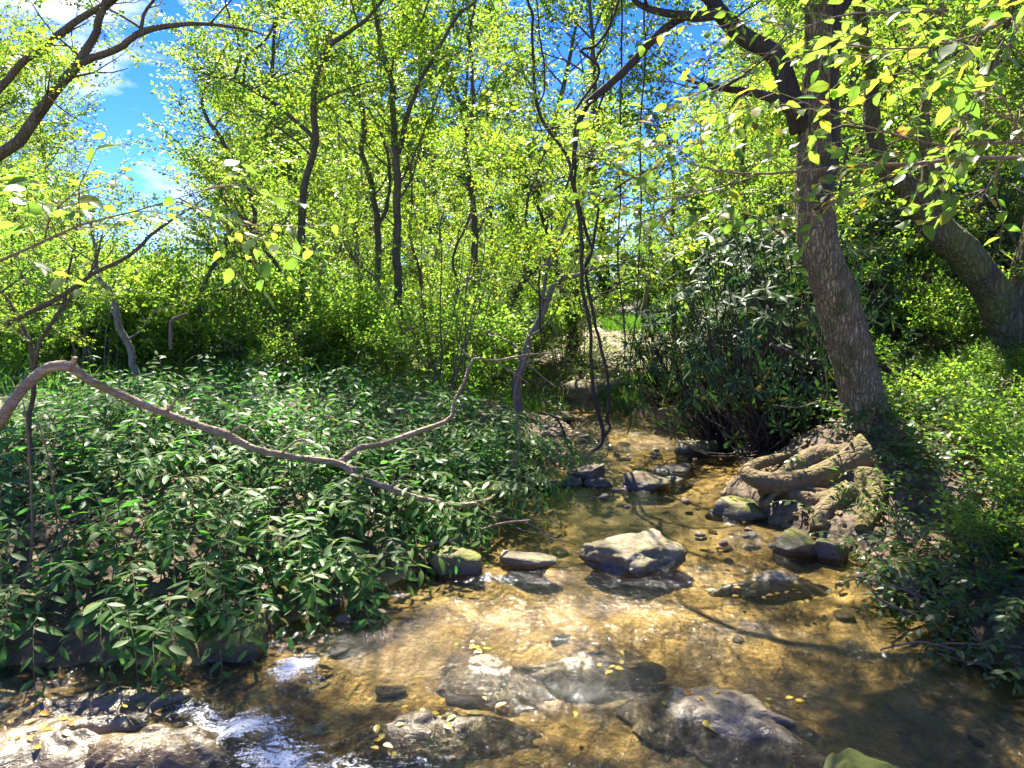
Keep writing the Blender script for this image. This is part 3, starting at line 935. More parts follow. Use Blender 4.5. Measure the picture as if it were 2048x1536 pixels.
gravel = link('gravel', gp.mesh('gravel', G['pebble']))
tag(gravel, 'tan gravel bar on the inside of the bend', 'gravel', kind='stuff')

# ------------------------------------------------------------------ the big leaning tree on the right bank
def tree_thing(name, base, label, cat='tree', group=None):
    return tag(empty(name, base), label, cat, group)
rt = np.random.default_rng(21)
base = at(1742, 905, 6.8)
big = tree_thing('leaning_tree', base, 'large leaning tree with exposed gnarled roots on the right creek bank')
gw = Geo()
TR = [(1752, 960, 150), (1746, 915, 132), (1739, 880, 108), (1733, 850, 95), (1727, 808, 86), (1716, 755, 84), (1703, 705, 83), (1689, 655, 82), (1673, 602, 82), (1655, 550, 79), (1640, 500, 76),
      (1631, 445, 75), (1627, 380, 68), (1627, 308, 62), (1632, 220, 60), (1639, 137, 58), (1641, 60, 55), (1640, 0, 52), (1636, -120, 48), (1640, -260, 42), (1650, -420, 34), (1645, -620, 22), (1640, -800, 10)]
tp, trd = limb(gw, TR, 6.8, 190, 56, bark_disp(2.0, .075, 13), base)
link('trunk', gw.mesh('trunk', G['bark_big']), big)
lw = Geo(); cr_ = Crown()
L1 = limb(lw, [(1605, 262, 46), (1590, 215, 40), (1553, 113, 36), (1495, 79, 34), (1461, 48, 32), (1425, 5, 28), (1390, -60, 22), (1340, -160, 14), (1300, -260, 6)], 6.8, None, 10, bark_disp(4, .07, 6), base)
L2 = limb(lw, [(1440, 24, 24), (1400, 34, 20), (1360, 30, 18), (1330, 26, 15), (1295, 17, 13), (1268, 0, 11), (1235, -50, 8), (1190, -120, 4)], 6.7, None, 8, None, base)
L3 = limb(lw, [(1372, 32, 16), (1345, 45, 16), (1329, 58, 16), (1312, 78, 16), (1295, 96, 15), (1261, 130, 15), (1227, 164, 15), (1182, 202, 14), (1158, 239, 13), (1148, 280, 11), (1140, 330, 7), (1128, 380, 4)], 6.9, None, 8, None, base, jit=.06)
L4 = limb(lw, [(1605, 235, 26), (1553, 198, 20), (1495, 185, 15), (1416, 174, 9), (1370, 160, 4)], 6.6, None, 7, None, base, jit=.05)
L5 = limb(lw, [(1640, 420, 22), (1668, 330, 18), (1672, 250, 17), (1668, 180, 17), (1674, 90, 16), (1676, 0, 16), (1690, -120, 10), (1710, -200, 5)], 6.55, None, 8, None, base)
L6 = limb(lw, [(1650, 60, 24), (1720, -30, 20), (1820, -120, 15), (1930, -180, 8)], 6.9, None, 8, None, base)
for (pp_, rr_), nb in ((L1, 7), (L2, 5), (L3, 3), (L4, 5), (L6, 9)):
    grow(pp_, rr_, lw, cr_, rt, .45, 1, nb, (.5, 1.2), (.4, .65), .15, .35, origin=base)
grow(tp, trd, lw, cr_, rt, .74, 1, 9, (1.0, 2.4), (.5, .8), .3, .4, origin=base)
for tz, end, nb in ((.80, (-.5, 8.2, 7.6), 9), (.84, (1.0, 9.6, 8.2), 9), (.78, (-2.2, 7.6, 7.4), 8), (.86, (1.8, 7.4, 8.6), 8), (.9, (.2, 11, 9.0), 9), (.82, (-3.6, 9.4, 8.4), 9)):  # unseen limbs above the frame, added to throw dappled shade on the creek
    j = int(tz * (len(tp) - 1)); e_ = np.array(end); m_ = tp[j] * .5 + e_ * .5 + [0, 0, .5]
    pth_ = smooth_path(np.array([tp[j], m_, e_]), 30); rd_ = np.linspace(.06, .012, 30)
    v, f = tube(pth_ - base, rd_, 7); lw.add(v, f)
    grow(pth_, rd_, lw, cr_, rt, .35, 1, nb, (.6, 1.3), (.5, .8), .1, .28, origin=base)
link('limbs', lw.mesh('limbs', G['bark_dark']), big)
link('crown', cr_.geo(base).mesh('crown', [G['canopy'], G['bark_thin']]), big)
# roots: each one a part
ROOTS = [[(1745, 905, 90, 6.75), (1700, 928, 66, 6.55), (1655, 946, 54, 6.4), (1605, 958, 48, 6.32), (1555, 962, 44, 6.28), (1515, 956, 38, 6.32), (1496, 944, 32, 6.45), (1512, 930, 26, 6.6), (1550, 920, 22, 6.75), (1600, 912, 17, 6.88), (1640, 908, 12, 6.98)],
         [(1725, 905, 60, 6.7), (1680, 912, 46, 6.6), (1640, 912, 42, 6.55), (1605, 925, 40, 6.45), (1580, 944, 36, 6.38), (1555, 955, 26, 6.33)],
         [(1745, 950, 64, 6.6), (1735, 985, 60, 6.5), (1712, 990, 46, 6.42), (1690, 990, 44, 6.4), (1668, 1008, 46, 6.38), (1645, 1030, 44, 6.36), (1640, 1062, 40, 6.36)],
         [(1700, 985, 50, 6.5), (1650, 1005, 46, 6.4), (1610, 996, 42, 6.35), (1575, 984, 34, 6.35), (1545, 978, 24, 6.4), (1520, 985, 14, 6.45)],
         [(1745, 960, 70, 6.6), (1745, 1005, 60, 6.45), (1738, 1035, 48, 6.38), (1728, 1062, 36, 6.34)],
         [(1765, 910, 84, 6.7), (1795, 945, 66, 6.5), (1810, 1000, 54, 6.4), (1830, 1050, 40, 6.35)],
         [(1765, 905, 80, 6.8), (1815, 930, 60, 6.8), (1875, 950, 40, 6.8), (1920, 975, 24, 6.8)],
         [(1650, 985, 20, 6.4), (1600, 972, 16, 6.3), (1560, 982, 12, 6.25), (1530, 1010, 10, 6.2)],
         [(1660, 1000, 18, 6.3), (1620, 1020, 13, 6.2), (1570, 1045, 9, 6.1)]]
for k, rr_ in enumerate(ROOTS):
    q_ = []
    for a in rr_:
        d_ = ray(a[0], a[1]); hit = gz_bvh.ray_cast(Vector((0, 0, CH)), Vector(d_).normalized())
        yh = hit[0].y if hit[0] else 99
        q_.append((a[0], a[1], a[2], min(a[3], yh + .02) if k not in (5, 6) else a[3]))
    ys_ = np.array([a[3] for a in q_]); ys_[1:-1] = .25 * ys_[:-2] + .5 * ys_[1:-1] + .25 * ys_[2:]
    q_ = [(a[0], a[1], a[2], float(y_)) for a, y_ in zip(q_, ys_)]
    g = Geo(); limb(g, q_, 6.5, 70, 24, bark_disp(10 + k, .10, 4), base, jit=.05)
    link('root', g.mesh('root', G['bark_root']), big)

# the second leaning, mossy tree on the slope
base = at(2036, 712, 9.0)
sec = tree_thing('mossy_tree', base, 'mossy dark tree leaning left on the slope at the right edge')
gw = Geo(); lw = Geo(); cr_ = Crown()
S1 = limb(gw, [(2052, 760, 105), (2040, 712, 90), (2018, 654, 76), (1994, 602, 70), (1960, 551, 66), (1927, 505, 64), (1880, 462, 60), (1845, 410, 56), (1815, 375, 48), (1780, 345, 38), (1760, 310, 30), (1745, 240, 30), (1740, 150, 26), (1720, 40, 22), (1715, -120, 16), (1700, -260, 8)], 9.0, 120, 32, bark_disp(31, .10, 8), base)
link('trunk', gw.mesh('trunk', G['bark_moss']), sec)
A = limb(lw, [(1862, 425, 40), (1856, 376, 30), (1857, 325, 26), (1847, 256, 22), (1860, 150, 18), (1880, 20, 15), (1890, -140, 8)], 8.9, None, 10, bark_disp(33, .08, 5), base)
B = limb(lw, [(1870, 420, 30), (1880, 330, 22), (1905, 280, 18), (1960, 180, 14), (2010, 60, 10), (2040, -80, 5)], 9.1, None, 8, None, base)
C_ = limb(lw, [(2010, 640, 46), (2030, 600, 44), (2048, 540, 42), (2070, 440, 38), (2100, 250, 30), (2120, 0, 20)], 9.2, None, 10, bark_disp(35, .08, 5), base)
for (pp_, rr_), nb in ((S1, 10), (A, 9), (B, 8), (C_, 9)):
    grow(pp_, rr_, lw, cr_, rt, .5, 1, nb, (.9, 2.0), (.45, .75), .15, .32, origin=base)
link('limbs', lw.mesh('limbs', G['bark_moss']), sec)
link('crown', cr_.geo(base).mesh('crown', [G['canopy'], G['bark_thin']]), sec)

# ------------------------------------------------------------------ traced trees of the left terrace and the bend
def traced_tree(name, label, Y, stems, bark='bark_thin', nb=10, t0=.35, L=(.8, 1.9), spray=(.5, .8), extend=True, seed=0, every=.3, cat='tree', group=None, up=.25):
    r = np.random.default_rng(900 + seed)
    p0 = at(stems[0][0][0], stems[0][0][1], Y)
    zb = gz(p0[0], p0[1]) - .08
    base = np.array([p0[0], p0[1], zb])
    o = tree_thing(name, base, label, cat, group)
    tw, lw, cr_ = Geo(), Geo(), Crown()
    for k, st in enumerate(stems):
        st = list(st)
        if k == 0:
            yb = proj(base)[1]
            if yb > st[0][1] + 2: st = [(st[0][0], float(yb), st[0][2] * 1.25)] + st
        if extend and st[-1][1] < 25:                 # goes on above the picture
            a, b = st[-2], st[-1]
            dx = (b[0] - a[0]) / max(1, abs(b[1] - a[1])) * .6
            h = r.uniform(200, 380) * 11 / Y
            st += [(b[0] + dx * h * .5 + r.normal(0, 15), b[1] - h * .5, b[2] * .7), (b[0] + dx * h + r.normal(0, 25), b[1] - h, b[2] * .25)]
        P, rr_ = limb(tw if k == 0 else lw, st, Y, None, 9 if k == 0 else 6, bark_disp(seed + k, .05, 4) if k == 0 else None, base, jit=.05)
        grow(P, rr_, lw, cr_, r, t0 if k == 0 else .25, 1, nb if k == 0 else max(3, nb // 2), L, spray, up, every, origin=base)
    link('trunk', tw.mesh('trunk', G[bark]), o)
    if lw.n: link('branches', lw.mesh('branches', G[bark]), o)['kind'] = 'stuff'
    cg = cr_.geo(base)
    if cg: link('crown', cg.mesh('crown', [G['canopy'], G['bark_thin']]), o)
    return o
traced_tree('slender_tree', 'slender dark tree with a forked crown behind the middle of the bush', 12, [
    [(626, 735, 22), (612, 691, 20), (602, 647, 18), (595, 603, 17), (598, 551, 16), (602, 500, 15), (605, 427, 15), (615, 342, 14), (626, 290, 13), (629, 188, 12), (636, 143, 11), (656, 92, 10), (700, 62, 8), (760, 10, 6)],
    [(626, 287, 11), (598, 246, 10), (547, 205, 9), (492, 168, 8), (468, 156, 7), (427, 154, 5), (386, 133, 4), (342, 106, 3)],
    [(468, 150, 6), (479, 99, 5), (458, 34, 4), (448, 0, 3)], [(492, 168, 6), (491, 116, 5), (527, 82, 5), (564, 20, 4), (571, 0, 3)],
    [(595, 603, 9), (564, 551, 8), (530, 500, 8), (513, 462, 7), (462, 420, 5), (440, 380, 3)]], seed=1, nb=10)
traced_tree('slender_tree', 'thin crooked sapling leaning left beside the slender forked tree', 12.5, [
    [(562, 725, 13), (560, 680, 12), (547, 654, 11), (530, 602, 11), (513, 534, 10), (503, 500, 10), (508, 430, 9), (495, 375, 9), (482, 335, 9), (441, 274, 8), (407, 219, 7), (407, 181, 5), (417, 154, 4)],
    [(500, 470, 6), (470, 410, 5), (430, 340, 4), (400, 300, 2)]], seed=2, nb=8)
traced_tree('slender_tree', 'left one of the two straight trunks above the bush, forking low', 13, [
    [(766, 735, 17), (764, 705, 15), (760, 637, 14), (757, 568, 14), (753, 500, 13), (753, 445, 13), (741, 376, 11), (728, 308, 10), (721, 205, 9), (710, 150, 8), (725, 137, 6), (760, 115, 4)],
    [(755, 450, 9), (759, 441, 9), (772, 417, 8), (779, 376, 7), (775, 300, 6), (740, 225, 5), (690, 170, 4), (665, 120, 2)]], seed=3, nb=10)
traced_tree('slender_tree', 'right one of the two straight trunks above the bush, tall and branching wide', 12.5, [
    [(803, 735, 21), (800, 708, 19), (798, 637, 17), (796, 568, 16), (793, 500, 16), (796, 376, 15), (788, 274, 13), (786, 205, 12), (779, 137, 11), (762, 85, 9), (752, 34, 8), (745, 0, 7)],
    [(796, 308, 10), (810, 256, 10), (824, 205, 9), (865, 113, 8), (885, 79, 7), (919, 27, 6), (953, 0, 4)],
    [(783, 154, 6), (793, 113, 6), (830, 62, 5), (858, 0, 4)], [(800, 369, 5), (830, 308, 4), (871, 205, 4), (902, 120, 2)]], seed=4, nb=11)
traced_tree('leaning_sapling', 'grey sapling bending right over the far bend of the creek', 14.5, [
    [(985, 722, 18), (1005, 671, 16), (1018, 620, 15), (1036, 582, 14), (1056, 548, 13), (1107, 524, 11), (1160, 500, 8), (1220, 470, 4)],
    [(1040, 575, 8), (1060, 500, 7), (1050, 420, 6), (1080, 330, 4), (1100, 260, 2)]], seed=5, nb=9)
traced_tree('leaning_sapling', 'pale lichened sapling leaning over the creek left of the hanging vines', 10.5, [
    [(1035, 760, 18), (1050, 715, 16), (1063, 671, 15), (1090, 613, 13), (1114, 561, 11), (1155, 551, 9), (1190, 535, 5)],
    [(1075, 650, 10), (1085, 590, 9), (1095, 530, 8), (1120, 470, 6), (1150, 400, 3)]], 'bark_pale', seed=6, nb=7)
traced_tree('slender_tree', 'straight mottled trunk standing alone behind the end of the bush', 15, [
    [(957, 722, 16), (955, 637, 15), (953, 585, 14), (950, 500, 14), (945, 400, 12), (930, 300, 10), (945, 180, 8), (940, 60, 6), (950, 10, 5)]], seed=7, nb=10)
traced_tree('forked_tree', 'dark forked tree on the far bank beside the sunlit clearing', 15.5, [
    [(1142, 725, 26), (1145, 671, 23), (1138, 630, 20), (1128, 585, 15), (1118, 555, 12), (1100, 480, 9), (1070, 400, 6), (1050, 330, 3)],
    [(1145, 660, 14), (1152, 600, 12), (1155, 520, 10), (1155, 430, 8), (1180, 330, 6), (1200, 220, 4), (1210, 150, 2)],
    [(1145, 670, 8), (1165, 620, 6), (1200, 590, 4), (1240, 575, 2)]], 'bark_dark', seed=8, nb=10)
traced_tree('slender_tree', 'leaning grey trunk at the far left edge of the thicket', 9, [
    [(275, 760, 15), (262, 720, 14), (240, 650, 13), (220, 590, 12), (200, 560, 10), (190, 500, 7), (185, 440, 4)]], 'bark_pale', seed=9, nb=7, L=(.4, 1.0), spray=(.3, .5))
traced_tree('slender_tree', 'thin dark stem curving up behind the arched dead limb', 11, [
    [(390, 735, 9), (385, 690, 9), (398, 640, 9), (402, 590, 8), (425, 540, 7), (440, 505, 6), (470, 450, 4)]], seed=10, nb=6, L=(.5, 1.2))
traced_tree('slender_tree', 'thin stem with few twigs left of the thin dark stem', 12, [
    [(190, 720, 11), (180, 640, 10), (170, 590, 9), (165, 540, 7), (160, 470, 5)]], seed=11, nb=6, L=(.5, 1.2))
SAPL = ['thin stem between the slender forked tree and the two straight trunks', 'thin stem leaning left just right of the two straight trunks', 'thin stem leaning right beside the mottled trunk', 'short thin stem leaning right close behind the right straight trunk', 'thin stem leaning left behind the crooked sapling',
        'thin stem right of the slender forked tree', 'thin stem leaning left of the crooked sapling', 'thin stem right of the mottled trunk', 'short thin stem leaning right in front of the mottled trunk', 'thin stem right of the leaning grey trunk', 'thin stem at the far left above the bend of the dead limb', 'short thin stem beside the leaning grey trunk',
        'short thin stem leaning right between the crooked sapling and the forked tree', 'short thin stem leaning left beside the left straight trunk', 'thin stem left of the dark forked tree on the far bank', 'thin trunk just right of the hanging vines', 'thin trunk above the low rhododendron', 'thin trunk rising above the tallest rhododendron',
        'thin trunk between the vines and the tall rhododendrons', 'trunk close behind the right side of the big leaning tree', 'thin trunk close behind the left side of the big leaning tree', 'trunk between the mossy tree and the right edge', 'trunk between the big tree and the mossy tree']
for k, (px, top, Y, lean, w) in enumerate([(700, 330, 14, 10, 8), (860, 300, 15, -25, 9), (900, 350, 14, 20, 8), (830, 420, 16, 30, 7), (545, 330, 15, -30, 9), (660, 360, 16, 15, 7), (480, 400, 15, -20, 8), (1000, 330, 17, -10, 10), (925, 420, 17, 25, 8),
                                          (340, 480, 15, 10, 7), (120, 470, 14, -10, 8), (290, 520, 14, -15, 6), (580, 420, 14, 25, 6), (730, 440, 17, -15, 6), (1075, 400, 18, 10, 9), (1290, 330, 17, 10, 10), (1350, 250, 16, -10, 11), (1490, 200, 14, 5, 12),
                                          (1420, 300, 16, 8, 10), (1700, 260, 13, 15, 16), (1560, 200, 15, 0, 12), (1950, 200, 13, 10, 16), (1790, 160, 15, -8, 14)]):
    ys = np.linspace(735 if px < 1250 else 680, top, 6)
    r = np.random.default_rng(k)
    st = [(px + lean * j / 5 * 2 + r.normal(0, 6), float(ys[j]), w * (1.1 - .14 * j)) for j in range(6)]
    lab = SAPL[k]
    traced_tree('thicket_sapling', lab, Y, [st], 'bark_thin' if k % 3 else 'bark_pale', nb=6 if px < 1250 else 11, seed=40 + k, L=(.6, 1.5), spray=(.45, .7), group='saplings in the left thicket' if px < 1250 else 'trunks in the right wood')

# limbs that cross the top left corner: a tree whose foot stands outside the picture
traced_tree('leaning_tree', 'lichened tree leaning in from outside the top left corner', 7.5, [
    [(-420, 840, 46), (-330, 690, 38), (-220, 530, 30), (-110, 400, 25), (0, 308, 22), (34, 280, 21), (68, 232, 20), (113, 174, 19), (147, 137, 18), (178, 89, 15), (195, 51, 14), (212, 0, 13), (230, -90, 14), (270, -200, 8)],
    [(150, 135, 15), (178, 118, 14), (229, 99, 13), (284, 65, 12), (342, 51, 10), (410, 48, 7), (479, 58, 5), (540, 75, 2)],
    [(-120, 410, 20), (-60, 260, 19), (0, 174, 14), (41, 126, 13), (96, 85, 12), (137, 51, 12), (191, 20, 11), (222, 0, 10), (300, -60, 9), (380, -120, 4)],
    [(284, 66, 7), (290, 30, 6), (310, 0, 5), (330, -50, 3)]], 'bark_thin', nb=7, t0=.62, seed=20, L=(.6, 1.4), spray=(.35, .55), extend=False)
# bare branching stem at the left edge
traced_tree('branching_shrub', 'bare forking stems at the left edge above the arched dead limb', 5.2, [
    [(60, 800, 9), (62, 746, 9), (55, 691, 8), (41, 637, 8), (17, 592, 7), (0, 575, 6), (-40, 545, 4)],
    [(62, 740, 8), (82, 681, 8), (113, 630, 7), (154, 579, 6), (188, 530, 4), (200, 470, 2)],
    [(-60, 705, 12), (0, 664, 11), (20, 644, 11), (85, 613, 10), (154, 572, 9), (188, 544, 8), (222, 531, 8), (267, 503, 7), (308, 462, 6), (376, 420, 4), (420, 390, 2)]], 'bark_thin', nb=3, t0=.5, L=(.2, .5), spray=(.18, .28), extend=False, seed=23, cat='shrub')

# ------------------------------------------------------------------ hanging vines over the bend
VY = 8.4
vines = [('thick dark vine hanging straight down to the creek in the centre', [(1062, -60, 8), (1056, 0, 8), (1066, 34, 8), (1066, 120, 8), (1073, 212, 9), (1128, 308, 9), (1148, 369, 10), (1158, 430, 11), (1165, 500, 11), (1167, 585, 11), (1179, 654, 11), (1183, 705, 11), (1189, 790, 11), (1200, 842, 11), (1207, 869, 12), (1200, 893, 10), (1183, 903, 8)], VY),
         ('dark vine twisting beside the thick vine and joining it near the water', [(1250, -40, 7), (1225, 40, 7), (1195, 90, 7), (1164, 100, 8), (1196, 130, 8), (1194, 160, 8), (1160, 205, 8), (1150, 240, 8), (1150, 370, 8), (1164, 430, 8), (1178, 480, 8), (1186, 500, 8), (1174, 534, 9), (1184, 620, 9), (1200, 691, 9), (1213, 739, 9), (1218, 790, 9), (1213, 835, 9), (1220, 855, 9), (1208, 872, 9)], VY + .05),
         ('dark vine sweeping from the upper right into the vine bundle', [(1330, 330, 5), (1262, 356, 6), (1203, 403, 7), (1192, 440, 7), (1186, 500, 8), (1176, 540, 7)], VY + .02),
         ('thin vine hanging alone right of the bundle', [(1245, -30, 5), (1243, 60, 5), (1242, 200, 5), (1240, 320, 5), (1238, 440, 5), (1236, 540, 5), (1248, 640, 5), (1250, 690, 4), (1246, 730, 3)], VY + .4),
         ('thin vine with a kink right of the lone thin vine', [(1288, 0, 5), (1292, 100, 5), (1284, 240, 5), (1280, 420, 5), (1276, 540, 4), (1270, 640, 4), (1260, 720, 4), (1258, 800, 4), (1262, 840, 5), (1255, 868, 4)], VY + .6),
         ('thin straight vine left of the thick vine', [(1070, -20, 4), (1080, 60, 4), (1087, 120, 5), (1086, 180, 5), (1074, 212, 5)], VY + .03),
         ('long thin vine drooping in a loop from the pale sapling to the dead limb', [(1060, 700, 5), (1040, 750, 5), (1028, 800, 6), (1039, 859, 6), (1035, 907, 6), (1008, 961, 6), (981, 999, 7), (950, 1012, 7)], 6.4),
         ('short dark vine hanging above the gravel bar', [(1075, 825, 6), (1110, 835, 7), (1125, 860, 7), (1133, 880, 6), (1150, 893, 5)], 9.2),
         ('thin dark stem hanging beside the pale sapling', [(1082, 520, 5), (1078, 560, 6), (1080, 620, 6), (1082, 660, 6), (1085, 706, 4)], 9.6)]
for k, (lab, pts, y) in enumerate(vines):
    g = Geo()
    b0 = at(pts[-1][0], pts[-1][1], y)
    limb(g, [(a[0], a[1], a[2] * .72) for a in pts], y, 90, 7, bark_disp(60 + k, .15, 3), b0, jit=.03)
    o = link('hanging_vine', g.mesh('vine', G['bark_dark' if k not in (6,) else 'twig']), None, b0)
    tag(o, lab, 'vine')

# ------------------------------------------------------------------ the arched dead limb over the bush and the log
b0 = at(0, 842, 4.5)
dl = tag(empty('dead_limb', b0), 'long pale dead limb arching over the dog hobble bush down to the water', 'dead limb')
g = Geo()
ML = limb(g, [(-90, 960, 28, 4.3), (-40, 900, 25, 4.4), (0, 846, 22, 4.5), (20, 812, 21, 4.5), (50, 772, 20, 4.55), (89, 740, 21, 4.6), (110, 733, 19, 4.6), (140, 735, 22, 4.6), (171, 756, 17, 4.65), (239, 787, 17, 4.7), (325, 825, 15, 4.8), (410, 855, 15, 4.9), (455, 869, 17, 4.95), (513, 897, 14, 5.0), (581, 913, 14, 5.1), (677, 927, 15, 5.2), (714, 955, 14, 5.2),
              (783, 978, 13, 5.15), (834, 996, 12, 5.2), (919, 1010, 11, 5.45), (954, 1006, 10, 5.65), (981, 997, 8, 5.9), (1002, 975, 5, 6.1)], 5, 150, 12, bark_disp(71, .10, 5), b0, jit=.015)
link('main_limb', g.mesh('main_limb', G['dead_wood']), dl)
for pts in ([(672, 930, 14, 5.23), (690, 915, 13, 5.3), (714, 897, 12, 5.35), (766, 887, 11, 5.45), (834, 863, 10, 5.6), (899, 839, 9, 5.75), (906, 808, 7, 5.8), (930, 757, 6, 5.9), (943, 719, 6, 6.0), (988, 722, 5, 6.2), (1039, 712, 5, 6.4), (1104, 705, 3, 6.6)],
            [(943, 719, 5, 6.0), (925, 705, 3, 6.0), (915, 690, 2, 6.0)], [(455, 872, 6, 4.95), (490, 850, 5, 4.9), (520, 882, 4, 4.9), (560, 900, 3, 4.9)], [(560, 910, 5, 5.05), (600, 880, 4, 5.0), (640, 905, 3, 5.0)], [(140, 735, 12, 4.6), (146, 722, 10, 4.58), (150, 716, 8, 4.56)], [(330, 826, 7, 4.8), (345, 808, 5, 4.78), (350, 798, 4, 4.76)], [(440, 866, 6, 4.93), (425, 890, 4, 4.9), (430, 905, 2, 4.9)], [(780, 978, 5, 5.15), (800, 955, 4, 5.1), (815, 948, 2, 5.1)],
            [(690, 930, 9, 5.26), (712, 940, 7, 5.2), (708, 950, 5, 5.2)], [(919, 1010, 6, 6.0), (990, 1030, 5, 6.0), (1040, 1040, 4, 5.9), (1100, 1070, 3, 5.8), (1150, 1090, 2, 5.7)],
            [(1040, 1040, 3, 5.9), (1080, 1035, 2, 5.9), (1120, 1050, 2, 5.9)], [(1000, 1035, 3, 6.0), (1040, 1060, 3, 5.8), (1085, 1068, 2, 5.7), (1130, 1085, 2, 5.6)], [(988, 722, 3, 6.2), (1030, 745, 3, 6.3), (1060, 770, 2, 6.4)],
            [(1039, 712, 3, 6.4), (1070, 740, 2, 6.4), (1110, 775, 2, 6.4)]):
    g = Geo(); limb(g, pts, 5, None, 7, None, b0, jit=.02)
    link('side_branch', g.mesh('side_branch', G['dead_wood']), dl)
b0 = atz(1000, 1020)
g = Geo()
limb(g, [(930, 1050, 30, 6.4), (960, 1032, 30, 6.6), (1000, 1006, 28, 6.9), (1045, 980, 25, 7.2), (1076, 960, 22, 7.5)], 7, 40, 16, bark_disp(77, .12, 5), b0)
tag(link('fallen_log', g.mesh('fallen_log', G['dead_wood']), None, b0), 'short pale log lying at the foot of the bush by the water', 'log')
g = Geo(); b0 = at(690, 1130, 5.0)
limb(g, [(690, 1135, 10, 4.9), (760, 1108, 9, 5.0), (860, 1088, 8, 5.1), (920, 1078, 7, 5.3), (990, 1050, 6, 5.5), (1060, 1040, 4, 5.6)], 5, 50, 7, None, b0, jit=.02)
tag(link('fallen_branch', g.mesh('fallen_branch', G['twig']), None, b0), 'thin brown branch resting across the mossy rocks at the left bank', 'branch')

# ------------------------------------------------------------------ dog hobble thicket on the left bank
rh = np.random.default_rng(77)
def arch(p, d, L, n, sag, r):
    pts = [np.array(p, float)]; d = nrm(d)
    for k in range(n):
        d = nrm(d + np.array([0, 0, -sag * (k + 2) / n]) + r.normal(0, .05, 3))
        pts.append(pts[-1] + d * L / n)
    return np.array(pts)
def hobble_spray(p, out, L, r, kind='hobble', leaf=.105, sag=.28, up=1.0, bare=.3, step=.05):
    n = max(6, int(L / step))
    pts = arch(p, np.array([out[0], out[1], up]), L, n, sag, r)
    T = nrm(np.gradient(pts, axis=0))
    lp, ld, ln_, ll = [], [], [], []
    for k in range(int(n * bare), n + 1):
        t = T[k]
        side = nrm(np.cross(t, [0, 0, 1.0]))
        if k == n: sd_ = t
        else: sd_ = nrm(side * (1 if k % 2 else -1) + t * .55 + r.normal(0, .16, 3) + [0, 0, -.18])
        lp.append(pts[k]); ld.append(sd_)
        ln_.append(nrm(np.cross(side, t) * (1 if np.cross(side, t)[2] > 0 else -1) + r.normal(0, .22, 3) + [0, -.15, .5]))
        f = 1 - .35 * max(0, (k / n - .6) / .4)
        ll.append(leaf * f * r.uniform(.6, 1.2))
    return pts, np.array(lp), np.array(ld), np.array(ln_), np.array(ll)
def hobble_shrub(x, y, label, nspray, radius, single, Lr=(.5, .95), kind='hobble', leaf=.115, name='dog_hobble_shrub', cat='shrub', group=None, outdir=None, upr=(.5, 1.2), stemmat='green_stem', sag=.28, cap=300, step=.05):
    o0 = np.array([x, y, gz(x, y)])
    sh = tag(empty(name, o0), label, cat, group)
    cnt = 0; rest = Geo(); nrest = 0
    stems = Geo()
    for k in range(nspray):
        a = rh.uniform(0, 6.28); q = radius * math.sqrt(rh.random())
        px, py = x + q * math.cos(a), y + q * math.sin(a)
        s_ = float(sdist(np.array([px]), np.array([py]))[0])
        if s_ < .02: px, py = x, y
        p = np.array([px, py, gz(px, py) - .02])
        od = np.array([math.cos(a), math.sin(a)]) * .5 + rh.normal(0, .35, 2)
        if outdir is not None: od = od + np.array(outdir)
        pts, lp, ld, ln_, ll = hobble_spray(p, od, rh.uniform(*Lr), rh, kind, leaf, sag, rh.uniform(*upr), step=step)
        v, f = tube(pts - o0, np.linspace(.005, .0018, len(pts)), 4, cap=False)
        if single and cnt + len(lp) <= cap:
            stm = link('spray', Geo().add(v, f).mesh('stem', G[stemmat]), sh)
            for i in range(len(lp)):
                leaf_obj(LM[kind][int(rh.integers(0, len(LM[kind])))], stm, o0, lp[i], ld[i], ln_[i], ll[i])
            cnt += len(lp)
        else:
            stems.add(v, f)
            leaves_into(rest, kind, lp, ld, ln_, ll, o0); nrest += len(lp)
    if stems.n: link('stems', stems.mesh('stems', G[stemmat]), sh)['kind'] = 'stuff'
    if nrest:
        q = link('foliage', rest.mesh('foliage', G[kind + '_far']), sh); q['kind'] = 'stuff'
    return sh
NEAR = [(40, 1215, 'dog hobble shrub at the left edge over the dark undercut'), (200, 1230, 'dog hobble shrub with the lowest leaf sprays dipping to the dark water'), (360, 1225, 'dog hobble shrub hanging over the mossy boulder'), (520, 1190, 'dog hobble shrub overhanging the small white fall'),
        (640, 1130, 'dog hobble shrub drooping over the low green-topped rock'), (770, 1070, 'dog hobble shrub above the dark rounded rock'), (120, 1120, 'dog hobble shrub below the bend of the arched dead limb'), (300, 1090, 'glossy dog hobble shrub in the middle of the lower bank'),
        (470, 1060, 'dog hobble shrub just below the dead limb'), (630, 1030, 'dog hobble shrub under the fork of the dead limb'), (860, 1025, 'dog hobble shrub above the end of the dead limb'), (-60, 1080, 'dog hobble shrub cut by the left edge, under the foot of the dead limb'),
        (930, 985, 'dog hobble shrub above the fallen log')]
hob = 0
for px, py, lab in NEAR:
    p = atz(px, py - (128 if px < 600 else 95), .45 if px < 800 else .3)
    hobble_shrub(p[0], p[1], lab, 36, .42, True, (.5, .9), outdir=(.25, -.4), leaf=.13, step=.056)
